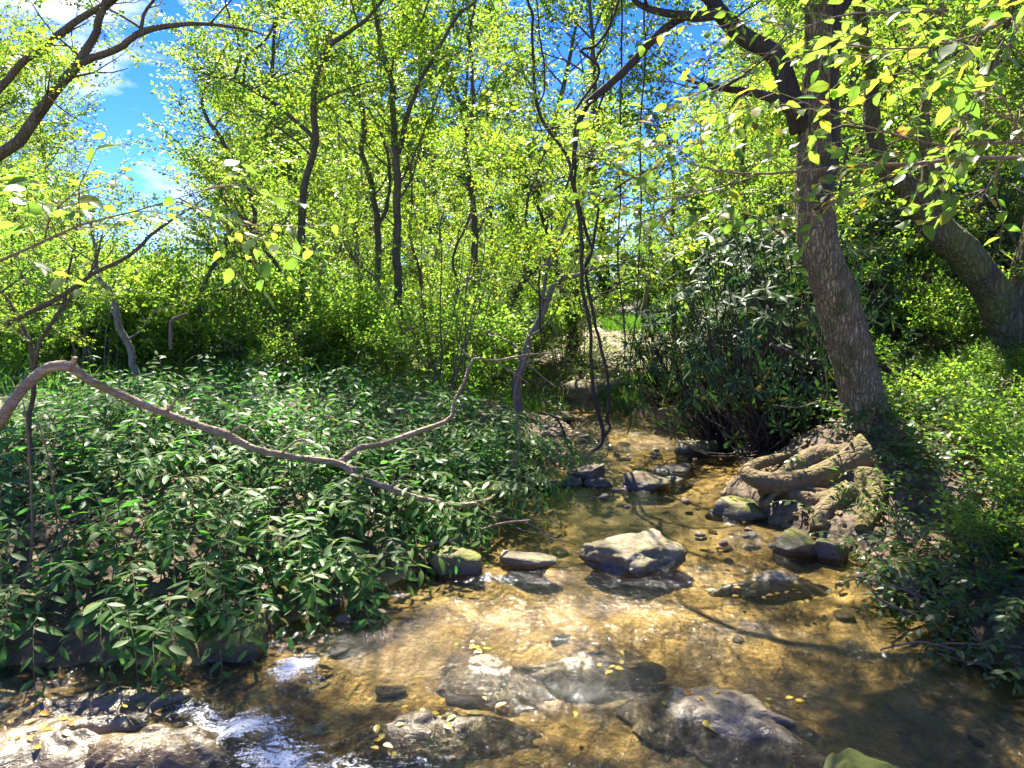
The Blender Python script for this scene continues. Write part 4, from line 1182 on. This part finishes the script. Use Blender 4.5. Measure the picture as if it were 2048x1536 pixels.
FAR = [(60, 960, 'dog hobble shrub behind the foot of the arched limb'), (220, 930, 'dog hobble shrub under the high part of the arched limb'), (390, 940, 'dog hobble shrub behind the middle of the dead limb'), (560, 960, 'dog hobble shrub behind the dead limb where moss grows on it'),
       (740, 940, 'dog hobble shrub in the angle of the forked dead limb'), (860, 920, 'dog hobble shrub left of the looping vine'), (960, 900, 'dog hobble shrub at the right end of the thicket'), (640, 880, 'dog hobble shrub on top of the thicket above the fork'),
       (480, 870, 'dog hobble shrub on top of the thicket left of centre'), (780, 860, 'shiny dark dog hobble shrub on the crest of the thicket'), (300, 870, 'dog hobble shrub at the back of the thicket near the leaning grey trunk'), (900, 850, 'dog hobble shrub at the back by the mottled trunk'),
       (150, 880, 'dog hobble shrub at the back of the thicket on the left'), (690, 820, 'dog hobble shrub at the feet of the two straight trunks'), (560, 810, 'dog hobble shrub at the foot of the forked slender tree'), (1000, 860, 'dog hobble shrub hanging toward the gravel bar')]
for px, py, lab in FAR:
    p = atz(px, py, .55)
    hobble_shrub(p[0], p[1], lab, 62, .62, False, (.55, 1.0), outdir=(.2, -.3))

# ------------------------------------------------------------------ rhododendron and laurel by the big tree
def rhodo(px, py, Y, z0, H, W, nwh, single, label, seed, leaf=.15, name='rhododendron'):
    r = np.random.default_rng(seed)
    p = at(px, py, Y); o0 = np.array([p[0], p[1], gz(p[0], p[1])])
    sh = tag(empty(name, o0), label, 'shrub')
    wood = Geo(); rest = Geo(); nl = 0; nrest = 0
    whs = []
    for k in range(nwh):
        v = nrm(r.normal(0, 1, 3)); v[2] = r.uniform(-.85, 1.0)
        q = v * r.uniform(.5, 1.0) * (1 + .45 * float(fbm(v[None] * 1.7 + seed, 3, seed)[0])) * np.array([W * 1.35, W * .9, H * .55]) + np.array([0, 0, H * .5])
        c = o0 + q
        if c[2] < gz(c[0], c[1]) + .1: c[2] = gz(c[0], c[1]) + .1 + r.uniform(0, .3)
        whs.append((c, nrm(v + np.array([0, -.2, .25]))))
    whs.sort(key=lambda t: t[0][1])
    for k, (c, ax) in enumerate(whs):
        mid = o0 + (c - o0) * .5 + r.normal(0, .12, 3); mid[2] -= .08
        pth = smooth_path(np.array([o0 + [r.normal(0, .1), r.normal(0, .1), 0], mid, c]), 8)
        v, f = tube(pth - o0, np.linspace(.014, .004, 8), 5, cap=False)
        wood.add(v, f)
        n = int(r.integers(7, 11)); x = nrm(np.cross(ax, r.normal(0, 1, 3))); y = np.cross(ax, x)
        ang = np.arange(n) * 2.4 + r.uniform(0, 6)
        rd = np.cos(ang)[:, None] * x + np.sin(ang)[:, None] * y
        ld = nrm(rd + ax * r.uniform(-.35, .6, (n, 1)) + r.normal(0, .12, (n, 3)))
        ln_ = nrm(ax - ld * (ld @ ax)[:, None] + r.normal(0, .15, (n, 3)))
        ll = leaf * r.uniform(.75, 1.15, n)
        if single and nl + n <= 300:
            tw_ = Geo(); v, f = tube(np.array([c - ax * .12, c]) - o0, [.006, .005], 5); tw_.add(v, f)
            st = link('shoot', tw_.mesh('shoot', G['green_stem']), sh)
            for i in range(n): leaf_obj(LM['rhodo'][i % 3], st, o0, c + ld[i] * .01, ld[i], ln_[i], ll[i])
            nl += n
        else:
            leaves_into(rest, 'rhodo', np.repeat(c[None], n, 0), ld, ln_, ll, o0); nrest += n
    link('stems', wood.mesh('stems', G['bark_dark']), sh)
    if nrest:
        q = link('foliage', rest.mesh('foliage', G['rhodo_far']), sh); q['kind'] = 'stuff'
rhodo(1545, 890, 8.1, 0, 2.3, 1.0, 190, True, 'dark rhododendron leaning over the creek left of the big trunk', 1)
rhodo(1440, 860, 9.6, 0, 2.2, .9, 160, True, 'rhododendron reaching toward the hanging vines', 2)
rhodo(1600, 760, 9.4, 0, 3.0, 1.0, 190, True, 'tall rhododendron directly behind the big trunk', 3)
rhodo(1480, 760, 11, 0, 3.2, 1.2, 200, False, 'tallest rhododendron behind, topping the dark thicket', 4)
rhodo(1345, 800, 12, 0, 1.9, .9, 110, False, 'low rhododendron at the far end above the mossy boulder', 5)
rhodo(1660, 900, 7.7, 0, 1.0, .55, 60, False, 'small rhododendron in the dark hollow behind the roots', 6)
rhodo(1740, 560, 12, 0, 2.4, 1.2, 140, False, 'rhododendron on the slope right of the big trunk', 7)
rhodo(1880, 520, 13.5, 0, 2.6, 1.4, 150, False, 'rhododendron on the slope behind the mossy leaning tree', 8)
rhodo(2040, 480, 12, 0, 2.4, 1.2, 120, False, 'rhododendron high on the slope at the right edge', 9)
rhodo(1640, 620, 13, 0, 3.2, 1.4, 160, False, 'rhododendron in the deep shade behind the tall one', 10)

# ------------------------------------------------------------------ the wood behind: prototypes, then copies
def proto_tree(name, H, r0, seed, t0, nb, L, spray, leafmat='canopy', bark='bark_thin', up=.25, every=.33, second=2, stems=1, sides=7):
    r = np.random.default_rng(seed)
    o = empty(name, (0, 0, 0))
    tw, lw, cr_ = Geo(), Geo(), Crown()
    for s in range(stems):
        d = np.array([r.normal(0, .12), r.normal(0, .12), 1]) if stems == 1 else np.array([r.normal(0, .45), r.normal(0, .45), 1])
        n = max(8, int(H / .35))
        P = wander((0, 0, -.1), d, H * r.uniform(.8, 1.05), n, r, .02, .06)
        rad = np.linspace(r0, .008, len(P)) * (1 if stems == 1 else .6)
        v, f = tube(P, rad, sides); tw.add(v, f)
        grow(P, rad, lw, cr_, r, t0, 1, nb, L, spray, up, every, second=second)
    link('trunk' if stems == 1 else 'stems', tw.mesh('trunk', G[bark]), o)
    link('branches', lw.mesh('branches', G[bark]), o)
    link('crown', cr_.geo(cull=False, tilt=.35).mesh('crown', [G[leafmat], G[bark]]), o)
    return o
P_TALL = [proto_tree('canopy_tree', 11, .16, 500 + k, .22, 26, (1.4, 3.0), (.7, 1.05), every=.42) for k in range(3)]
P_MID = [proto_tree('understory_tree', 6.5, .07, 520 + k, .18, 20, (.8, 1.9), (.5, .85), every=.36) for k in range(3)]
P_SAP = [proto_tree('thicket_sapling', 3.4, .03, 540 + k, .12, 12, (.4, 1.0), (.5, .75), 'thicket', every=.3, second=1, sides=5) for k in range(3)]
P_SHR = [proto_tree('thicket_shrub', 1.7, .018, 560 + k, .1, 4, (.3, .7), (.55, .85), 'thicket', 'green_stem', every=.4, second=1, stems=5, sides=4) for k in range(3)]
P_HERB = [proto_tree('bank_plant', .6, .008, 590 + k, .2, 3, (.1, .25), (.42, .6), 'thicket', 'green_stem', every=.3, second=0, stems=4, sides=4) for k in range(3)]
P_RIM = [proto_tree('canopy_tree', 13, .2, 580 + k, .12, 30, (1.8, 3.6), (1.1, 1.6), every=.62) for k in range(2)]
used_p = set()
def blocks_gap(p, H, W, thr=.35):
    pts = np.array([[p[0] + W * a, p[1], p[2] + H * b] for a in (-.8, 0, .8) for b in (.35, .6, .85, 1.0)])
    x, y = proj(pts)
    for cx, cy_, rx, ry, s in GAPS:
        if s > .5 and (((x - cx) / (rx * 1.1)) ** 2 + ((y - cy_) / (ry * 1.1)) ** 2 < 1).any(): return True
    return False
def place(protos, k, x, y, s, label, group, cat, Hn, Wn, check=True):
    p = (x, y, gz(x, y))
    if check and blocks_gap(p, Hn * s, Wn * s): return False
    pr = protos[k % len(protos)]
    rz = rf.uniform(0, 6.28)
    if pr.name not in used_p:
        used_p.add(pr.name)
        pr.location = p; pr.rotation_euler = (0, 0, rz); pr.scale = (s, s, s); o = pr
    else:
        o = copy_tree(pr, p, rz, s)
    tag(o, label, cat, group)
    return True
rf = random.Random(99)
def scatter(protos, n, xr, yr, sr, label, group, cat, Hn, Wn, ok=lambda x, y: True, check=True, mind=.6):
    got, tries, pts = 0, 0, []
    while got < n and tries < n * 14:
        tries += 1
        x, y = rf.uniform(*xr), rf.uniform(*yr)
        if float(sdist(np.array([x]), np.array([y]))[0]) < .5 or not ok(x, y): continue
        if any((x - a) ** 2 + (y - b) ** 2 < mind ** 2 for a, b in pts): continue
        if place(protos, got, x, y, rf.uniform(*sr), label, group, cat, Hn, Wn, check):
            got += 1; pts.append((x, y))
view = lambda x, y: abs(x) < y * .80 + 1.5
clear = lambda x, y: not (abs(x - (2.2 + .05 * (y - 18))) < 1.9 and 13 < y < 29)
scatter(P_MID, 7, (-14, 1.5), (19, 27), (.75, 1.25), 'leafy understory tree among the left thicket', 'understory trees left of the bend', 'tree', 6.5, 1.8, lambda x, y: view(x, y), mind=1.2)
scatter(P_MID, 10, (3.2, 14), (10.5, 20), (.8, 1.2), 'leafy understory tree in the shaded wood on the right slope', 'understory trees on the right slope', 'tree', 6.5, 1.8, lambda x, y: view(x, y) and x > .22 * y + 1.0, mind=1.3)
scatter(P_TALL, 13, (-22, 3), (26, 36), (.7, 1.05), 'tall canopy tree behind the left thicket', 'canopy trees behind the left thicket', 'tree', 11, 2.8, lambda x, y: view(x, y) and clear(x, y), mind=2.0)
scatter(P_TALL, 8, (3.5, 22), (13, 30), (.75, 1.1), 'tall canopy tree on the right slope', 'canopy trees on the right slope', 'tree', 11, 2.8, lambda x, y: view(x, y) and x > .18 * y + 1.0, mind=2.0)
scatter(P_SAP, 40, (-14, 2.2), (10.5, 24), (.6, 1.25), 'leafy sapling in the bright thicket behind the dog hobble', 'leafy saplings behind the dog hobble', 'sapling', 3.4, .8, lambda x, y: view(x, y) and clear(x, y), mind=.7)
scatter(P_SAP, 24, (2.8, 14), (11, 24), (.6, 1.1), 'leafy sapling in the shade of the right wood', 'leafy saplings in the right wood', 'sapling', 3.4, .8, lambda x, y: view(x, y) and clear(x, y), mind=.8)
scatter(P_SHR, 70, (-12, 1.4), (9.8, 22), (.55, 1.2), 'low bright green shrub in the sunny thicket on the left', 'low shrubs in the left thicket', 'shrub', 1.7, .7, lambda x, y: view(x, y), check=False, mind=.5)
scatter(P_SHR, 34, (4.2, 13), (8.5, 20), (.45, .9), 'low leafy shrub on the right slope', 'low shrubs on the right slope', 'shrub', 1.7, .7, lambda x, y: view(x, y), check=False, mind=.6)
scatter(P_HERB, 42, (3.2, 8), (4.0, 8.6), (.45, .85), 'small leafy plant on the right bank', 'small plants on the right bank', 'plant', 1.7, .7, lambda x, y: view(x, y) and (x - 3.4) ** 2 + (y - 6.6) ** 2 > .8 and not (x < 3.9 and y > 5.6), check=False, mind=.3)
scatter(P_MID, 7, (7, 17), (13, 20), (.9, 1.3), 'leafy tree on the upper right slope', 'leafy trees on the upper right slope', 'tree', 6.5, 1.8, lambda x, y: view(x, y), mind=1.3)
scatter(P_RIM, 54, (-48, 48), (32, 60), (1.0, 1.65), 'distant tree in the wood that closes the view', 'distant trees that close the view', 'tree', 13, 3.5, lambda x, y: view(x, y), mind=3.0)
P_CANE = []
for k in range(2):
    r = np.random.default_rng(600 + k)
    o = empty('cane_clump', (0, 0, 0))
    for q in range(11):
        g = Geo(); P = wander((r.normal(0, .15), r.normal(0, .15), -.05), (r.normal(0, .28), r.normal(0, .28), 1), r.uniform(1.2, 3.2), 12, r, .02, .07)
        v, f = tube(P, np.linspace(.011, .003, 13), 5); g.add(v, f)
        link('cane', g.mesh('cane', G['twig' if q % 3 else 'bark_thin']), o)
    P_CANE.append(o)
scatter(P_CANE, 18, (-9, 1.6), (10, 16), (.7, 1.2), 'clump of thin bare stems in the thicket behind the bush', 'clumps of bare stems in the thicket', 'shrub', 3, .8, lambda x, y: view(x, y), check=False, mind=.6)
scatter(P_SHR, 60, (-24, 10), (22, 34), (1.0, 1.9), 'distant bright shrub beyond the thicket', 'distant shrubs beyond the thicket', 'shrub', 1.7, .7, lambda x, y: view(x, y) and clear(x, y), check=False, mind=1.0)
for pl in (P_HERB, P_CANE, P_TALL, P_MID, P_SAP, P_SHR, P_RIM):
    for o in pl:
        if o.name not in used_p:
            for ch in list(o.children): bpy.data.objects.remove(ch)
            bpy.data.objects.remove(o)

# ------------------------------------------------------------------ plants of the right bank
RB = [(1800, 1120, .25, 'leafy green plant hanging over the water below the big tree roots'), (1880, 1090, .35, 'leafy bank plant with pale sunlit tops right of the roots'), (1960, 1130, .45, 'leafy bank plant above the bare twigs'), (2040, 1090, .55, 'leafy bank plant cut by the right edge above the bare twigs'),
      (1720, 1040, .25, 'small plant sprouting from the roots of the big tree'), (1860, 980, .5, 'sunlit bank plant just right of the root flare'), (1960, 990, .65, 'sunlit bank plant in the middle of the right bank'), (2045, 960, .8, 'sunlit bank plant at the right edge under the slope'),
      (1900, 880, .85, 'small leafed plant between the two leaning trees'), (1990, 860, .95, 'small leafed plant below the mossy leaning tree'), (1820, 860, .75, 'small leafed plant behind the big trunk foot'), (2060, 1200, .3, 'low plant at the right edge among the bare twigs'),
      (1690, 960, .35, 'sprig with blue-green leaves in front of the root flare')]
for k, (px, py, z, lab) in enumerate(RB):
    p = atz(px, py, z)
    near = p[1] < 6.3
    hobble_shrub(p[0], p[1], lab, (7 if px < 1750 else 26) if near or px < 1750 else 34, .42, near, (.3, .6), 'herb', .075, 'bank_plant', 'plant', None, (-.3, -.3), (.5, 1.4), 'green_stem', .2, 260, .038)
gc = Geo()
def patch(n, xr, yr, kind, L, ok, hmax=.22):
    X = rng.uniform(*xr, n); Y = rng.uniform(*yr, n)
    k = ok(X, Y) & (sdist(X, Y) > .12)
    X, Y = X[k], Y[k]
    Z = np.array([gz(a, b) for a, b in zip(X, Y)])
    P = np.stack([X, Y, Z + rng.uniform(.02, hmax, len(X))], -1)
    d = nrm(rng.normal(0, 1, P.shape) * [1, 1, .3]); n_ = nrm(np.array([0, 0, 1]) + rng.normal(0, .4, P.shape))
    leaves_into(gc, kind, P, d, n_, L * rng.uniform(.6, 1.3, len(X)))
patch(26000, (2.6, 9.5), (4.2, 11), 'herb', .065, lambda X, Y: (X > 3.0 + .1 * (Y - 6)) & (fbm(np.stack([X, Y, X * 0], -1) * 1.3, 3, 70) > -.25), .32)
patch(9000, (-10, 1), (8, 18), 'herb', .07, lambda X, Y: fbm(np.stack([X, Y, X * 0], -1) * .8, 3, 71) > -.2, .35)
patch(2500, (.8, 4), (12, 16), 'herb', .07, lambda X, Y: X > -9, .3)
tag(link('ground_cover', gc.mesh('ground_cover', G['herb_far'])), 'low leafy ground cover on both banks', 'ground cover', kind='stuff')
# grass: the bright patch on the terrace between the two leaning trees, and tufts in the clearing
gg = Geo()
def blades(n, cx, cy_, rx, ry, L):
    a = rng.uniform(0, 6.28, n); q = np.sqrt(rng.random(n))
    X, Y = cx + rx * q * np.cos(a), cy_ + ry * q * np.sin(a)
    Z = np.array([gz(x, y) for x, y in zip(X, Y)])
    B = np.stack([X, Y, Z - .01], -1)
    h = L * rng.uniform(.5, 1.2, n)[:, None]
    d = nrm(np.stack([rng.normal(0, .35, n), rng.normal(0, .35, n), np.ones(n)], -1))
    s = nrm(np.cross(d, rng.normal(0, 1, (n, 3)))) * .006
    bend = nrm(rng.normal(0, 1, (n, 3)) * [1, 1, 0]) * h * .35
    V = np.stack([B - s, B + s, B + d * h * .55 + s * .8, B + d * h + bend, B + d * h * .55 - s * .8], 1)
    i = (np.arange(n) * 5)[:, None]
    gg.add(V.reshape(-1, 3), [i + np.array([[0, 1, 2, 4]]), i + np.array([[4, 2, 3]])], 0)
blades(9000, 5.6, 9.6, 1.9, .8, .3)
blades(3000, 3.3, 18, 1.0, 2.0, .4)
blades(9000, -5, 13, 6, 4.5, .45)
blades(1500, 2.6, 12.8, 1.0, .6, .25)
tag(link('grass', gg.mesh('grass', G['grass'])), 'bright grass and weeds on the terraces', 'grass', kind='stuff')
# leaf litter
lt = Geo()
def litter(n, xr, yr, ok):
    X = rng.uniform(*xr, n); Y = rng.uniform(*yr, n)
    k = ok(X, Y) & (sdist(X, Y) > .03); X, Y = X[k], Y[k]
    Z = np.array([gz(a, b) for a, b in zip(X, Y)])
    P = np.stack([X, Y, Z + .012], -1)
    leaves_into(lt, 'birch', P, rng.normal(0, 1, P.shape) * [1, 1, .15], np.array([0, 0, 1]) + rng.normal(0, .3, P.shape), rng.uniform(.04, .09, len(X)))
litter(9000, (2.4, 9), (3.8, 11), lambda X, Y: X > 2)
litter(4000, (4, 11), (9, 15), lambda X, Y: X > 2)
litter(5000, (-4.5, .8), (3.4, 8), lambda X, Y: X < 1)
litter(1500, (.5, 3), (12.3, 17), lambda X, Y: X < 4)
tag(link('leaf_litter', lt.mesh('leaf_litter', G['dead'])), 'brown leaf litter on the banks and the slope', 'leaf litter', kind='stuff')

# ------------------------------------------------------------------ overhanging branches close to the camera, every leaf a part
ro = np.random.default_rng(314)
def overhang(label, Y, limbs, nt, leaf=.072, twl=(.22, .5), start=.15, yellow=0, droop=-.05):
    b0 = at(limbs[0][0][0], limbs[0][0][1], Y)
    o = tag(empty('overhanging_branch', b0), label, 'branch')
    for li, pts in enumerate(limbs):
        g = Geo()
        P, rr_ = limb(g, pts, Y, None, 7, None, b0, jit=.03)
        link('limb', g.mesh('limb', G['twig']), o)
        T = nrm(np.gradient(P, axis=0))
        n_ = nt[li]
        for k in range(n_):
            t = start + (1 - start) * (k + ro.random()) / n_
            j = min(len(P) - 1, int(t * (len(P) - 1)))
            side = nrm(np.cross(T[j], ro.normal(0, 1, 3)))
            d = T[j] * .7 + side * .8 * np.array([1, 1, .6])
            tw = wander(P[j], d, ro.uniform(*twl), 7, ro, droop, .16)
            g2 = Geo(); v, f = tube(tw - b0, np.linspace(.0026, .001, len(tw)), 4, cap=False); g2.add(v, f)
            to = link('twig', g2.mesh('twig', G['twig']), o)
            for i in range(2, len(tw)):
                tt = nrm(tw[i] - tw[i - 1]); sd_ = nrm(np.cross(tt, [0, 0, 1])) * (1 if i % 2 else -1)
                ld = tt * .6 + sd_ * .8 + ro.normal(0, .25, 3) + [0, 0, -.25]
                leaf_obj(LM['birch'][int(ro.integers(0, 3))], to, b0, tw[i], ld, np.array([0, -.1, 1]) + ro.normal(0, .45, 3), leaf * ro.uniform(.6, 1.15))
    return o
overhang('long low branch reaching in from the right edge across the big trunk', 3.3, [
    [(2120, 318, 8), (2048, 315, 8), (1929, 316, 8), (1826, 328, 7), (1724, 332, 7), (1621, 342, 6), (1519, 349, 5), (1451, 342, 4), (1409, 338, 3), (1348, 318, 2)],
    [(1826, 328, 4), (1760, 360, 3), (1690, 395, 3), (1600, 440, 2), (1560, 460, 1.5)], [(1519, 349, 3), (1440, 375, 3), (1330, 400, 2), (1240, 395, 1.5), (1150, 385, 1.5)], [(1451, 342, 2.5), (1370, 300, 2), (1290, 290, 1.5), (1210, 300, 1.5), (1130, 320, 1.5)],
    [(1400, 380, 2), (1320, 430, 1.5), (1240, 455, 1.5)]], [20, 8, 9, 9, 6])
overhang('upper branch from the right edge with large bright leaves', 2.9, [
    [(2120, 282, 8), (2048, 284, 7), (1929, 287, 6), (1871, 292, 5), (1790, 270, 4), (1700, 240, 3), (1600, 200, 2), (1500, 165, 1.5)],
    [(1990, 286, 5), (1900, 220, 4), (1830, 150, 3), (1760, 110, 2), (1680, 70, 1.5)], [(2048, 284, 5), (2010, 200, 4), (1960, 130, 3), (1900, 60, 2), (1850, 10, 1.5)]], [15, 12, 12])
overhang('leafy branch hanging into the top right corner', 2.6, [
    [(2140, -60, 8), (2060, 10, 6), (1980, 60, 5), (1880, 90, 4), (1780, 100, 3), (1690, 90, 2)], [(2060, 10, 4), (2000, 120, 3), (1950, 200, 2), (1920, 270, 1.5)], [(2100, 60, 5), (2050, 190, 4), (2000, 330, 3), (1950, 420, 2)]], [13, 9, 9])
overhang('thin leafy branch crossing the upper trunk and reaching left', 3.6, [
    [(1900, 20, 6), (1800, 25, 5), (1700, 28, 4), (1600, 60, 3), (1520, 120, 3), (1440, 170, 2), (1370, 190, 1.5)], [(1600, 60, 3), (1500, 40, 2), (1420, 60, 1.5)], [(1520, 120, 3), (1480, 210, 2), (1450, 270, 1.5)]], [15, 6, 8])
overhang('yellowing branch with big leaves reaching in at the left edge', 3.0, [
    [(-80, 560, 7), (0, 520, 6), (80, 485, 5), (160, 450, 4), (260, 425, 3), (360, 395, 2), (430, 375, 1.5), (520, 365, 1)], [(80, 485, 4), (100, 430, 3), (150, 380, 2)], [(360, 395, 2), (410, 420, 1.5), (480, 450, 1.2), (530, 470, 1)]], [12, 5, 6], .08, yellow=1)

# ------------------------------------------------------------------ bare twigs over the water on the right
BT = [('bare forked branch fanning low over the water at the right', 4.2, [[(2120, 1330, 9), (2000, 1300, 7), (1880, 1270, 6), (1790, 1255, 5), (1740, 1270, 2)], [(1960, 1290, 6), (1850, 1240, 5), (1760, 1200, 4), (1735, 1165, 2)], [(2048, 1290, 6), (1950, 1255, 5), (1850, 1200, 4), (1790, 1175, 3), (1740, 1160, 2)], [(1880, 1270, 5), (1850, 1300, 3), (1780, 1325, 2)], [(1850, 1240, 3), (1820, 1180, 2), (1815, 1175, 1.5)], [(1850, 1200, 3), (1800, 1160, 2), (1740, 1090, 2), (1715, 1070, 1.5)]]),
      ('tangle of dead twigs dipping into the water at the right edge', 3.7, [[(2120, 1400, 7), (2048, 1345, 6), (1980, 1315, 5), (1900, 1300, 4), (1830, 1285, 3), (1760, 1300, 2)], [(2100, 1330, 6), (2020, 1320, 5), (1940, 1325, 4), (1870, 1310, 2)], [(2100, 1370, 5), (2020, 1350, 4), (1960, 1340, 3), (1890, 1330, 2)], [(2100, 1300, 5), (2030, 1290, 4), (1960, 1285, 3), (1880, 1290, 2)], [(2010, 1320, 3), (1975, 1290, 2), (1940, 1250, 1.5)]]),
      ('upright dead stem on the right bank', 4.6, [[(1975, 1255, 5), (1950, 1190, 5), (1925, 1130, 4), (1905, 1095, 3)], [(1950, 1190, 3), (1945, 1130, 2), (1950, 1100, 1.5)]]),
      ('thin bent stem rising at the right edge of the bank', 5.0, [[(1985, 1180, 7), (2005, 1130, 7), (2020, 1080, 6), (2015, 1020, 6), (2022, 960, 5), (2018, 900, 3)], [(2020, 1080, 4), (2040, 1040, 3), (2060, 1010, 2)]]),
      ('bare curved twigs above the leaf plants right of the roots', 5.6, [[(1880, 1020, 4), (1840, 990, 4), (1790, 975, 3), (1740, 990, 2)], [(1900, 960, 5), (1850, 1010, 4), (1820, 1040, 3), (1800, 1065, 2)]]),
      ('dark fallen branch lying behind the big trunk', 7.6, [[(1745, 730, 14), (1790, 738, 13), (1840, 755, 11), (1900, 775, 9), (1960, 800, 5)], [(1760, 735, 8), (1830, 770, 6), (1880, 800, 4)], [(1660, 750, 12), (1600, 715, 11), (1540, 690, 8)]]),
      ('pale bare twigs in the dark hollow left of the big trunk', 7.2, [[(1690, 830, 4), (1650, 800, 4), (1600, 815, 3), (1545, 810, 2)], [(1670, 890, 3), (1640, 850, 3), (1655, 790, 2), (1650, 740, 2)], [(1690, 840, 3), (1670, 810, 2), (1640, 790, 2)]]),
      ('dead stick with a broken end standing in the left thicket', 8.5, [[(340, 700, 7), (338, 660, 7), (342, 640, 6), (360, 632, 6), (372, 627, 4)]]),
      ('thin dead stem bending in front of the left bush', 4.1, [[(60, 1180, 5), (68, 1080, 5), (62, 960, 4), (55, 880, 4), (40, 800, 2)], [(130, 1110, 4), (115, 1000, 4), (95, 900, 3), (70, 830, 2)]]),
      ('drooping dead twigs at the dark undercut of the left bank', 3.8, [[(0, 1180, 14), (20, 1200, 12), (35, 1225, 9), (50, 1222, 5)], [(30, 1240, 4), (90, 1250, 4), (160, 1268, 3)], [(0, 1190, 10), (40, 1185, 8), (80, 1190, 5)]]),
      ('thin twig lying just above the small white fall', 4.05, [[(380, 1310, 3), (430, 1306, 3), (500, 1305, 3), (590, 1305, 2)]])]
for k, (lab, Y, limbs_) in enumerate(BT):
    b0 = at(limbs_[0][0][0], limbs_[0][0][1], Y)
    o = tag(empty('bare_branch', b0), lab, 'branch')
    for pts in limbs_:
        pts = [(a[0], a[1], a[2] * (1.5 if k in (0, 1, 2) else 1.0)) for a in pts]
        g = Geo(); P, rr_ = limb(g, pts, Y, None, 6, None, b0, jit=.03)
        link('twig', g.mesh('twig', G['twig' if k not in (5,) else 'bark_dark']), o)
        if k < 2:
            for q in range(3):
                j = int(len(P) * ro.uniform(.3, .9))
                tw = wander(P[j], nrm(P[min(j + 1, len(P) - 1)] - P[j - 1]) + ro.normal(0, .5, 3), ro.uniform(.15, .4), 6, ro, 0, .12)
                g = Geo(); v, f = tube(tw - b0, np.linspace(.002, .0008, len(tw)), 4, cap=False); g.add(v, f)
                link('twig', g.mesh('twig', G['twig']), o)

# ------------------------------------------------------------------ fallen leaves on the rocks and the water
Vs, Fs, nv = [wV], [np.column_stack([wq[:, [0, 1, 2]]]), wq[:, [0, 2, 3]]], len(wV)
for V, Fc in rock_bv:
    Vs.append(V); Fs.append(Fc + nv); nv += len(V)
surf = BVHTree.FromPolygons(np.vstack(Vs).tolist(), np.vstack(Fs).tolist())
SPOTS = [(955, 1280, 26, 10, 9, 'yellow leaf on the dark mid-stream ledge'), (880, 1410, 110, 22, 14, 'fallen leaf on the long foreground ledge'), (760, 1460, 60, 30, 6, 'yellow leaf drifting beside the white water'),
         (1200, 1310, 70, 14, 8, 'orange leaf on the sunlit mid-stream ledge'), (1440, 1400, 110, 30, 12, 'fallen leaf on the slanting ledge at right'), (1560, 1180, 90, 22, 14, 'fallen leaf caught on the ledge near the bare twigs'), (80, 1440, 90, 40, 14, 'fallen leaf on the bedrock shelf at lower left'),
         (300, 1390, 80, 30, 9, 'fallen leaf on the shelf under the undercut bank'), (1790, 1190, 100, 30, 14, 'fallen leaf in the shallows beside the bare twigs'), (1180, 1090, 200, 60, 5, 'leaf on the stones around the broad flat rock'), (1510, 1020, 60, 20, 6, 'fallen leaf on the low mossy stone by the roots'), (1740, 1520, 70, 14, 4, 'fallen leaf on the bright mossy rock at the bottom')]
for sx, sy, rx, ry, n, lab in SPOTS:
    for k in range(n):
        p = atz(sx + ro.normal(0, rx * .7), sy + ro.normal(0, ry * .7), .03)
        h = surf.ray_cast(Vector((p[0], p[1], 3)), Vector((0, 0, -1)))
        if h[0] is None: continue
        q = np.array(h[0]) + np.array([0, 0, .006])
        d = ro.normal(0, 1, 3) * [1, 1, .05]
        o = leaf_obj(LM['autumn'][k % 3], None, np.zeros(3), q, d, np.array(h[1]) * (1 if h[1].z > 0 else -1) + ro.normal(0, .12, 3), ro.uniform(.035, .065), 'fallen_leaf')
        tag(o, lab, 'leaf', lab.replace('leaf', 'leaves'))
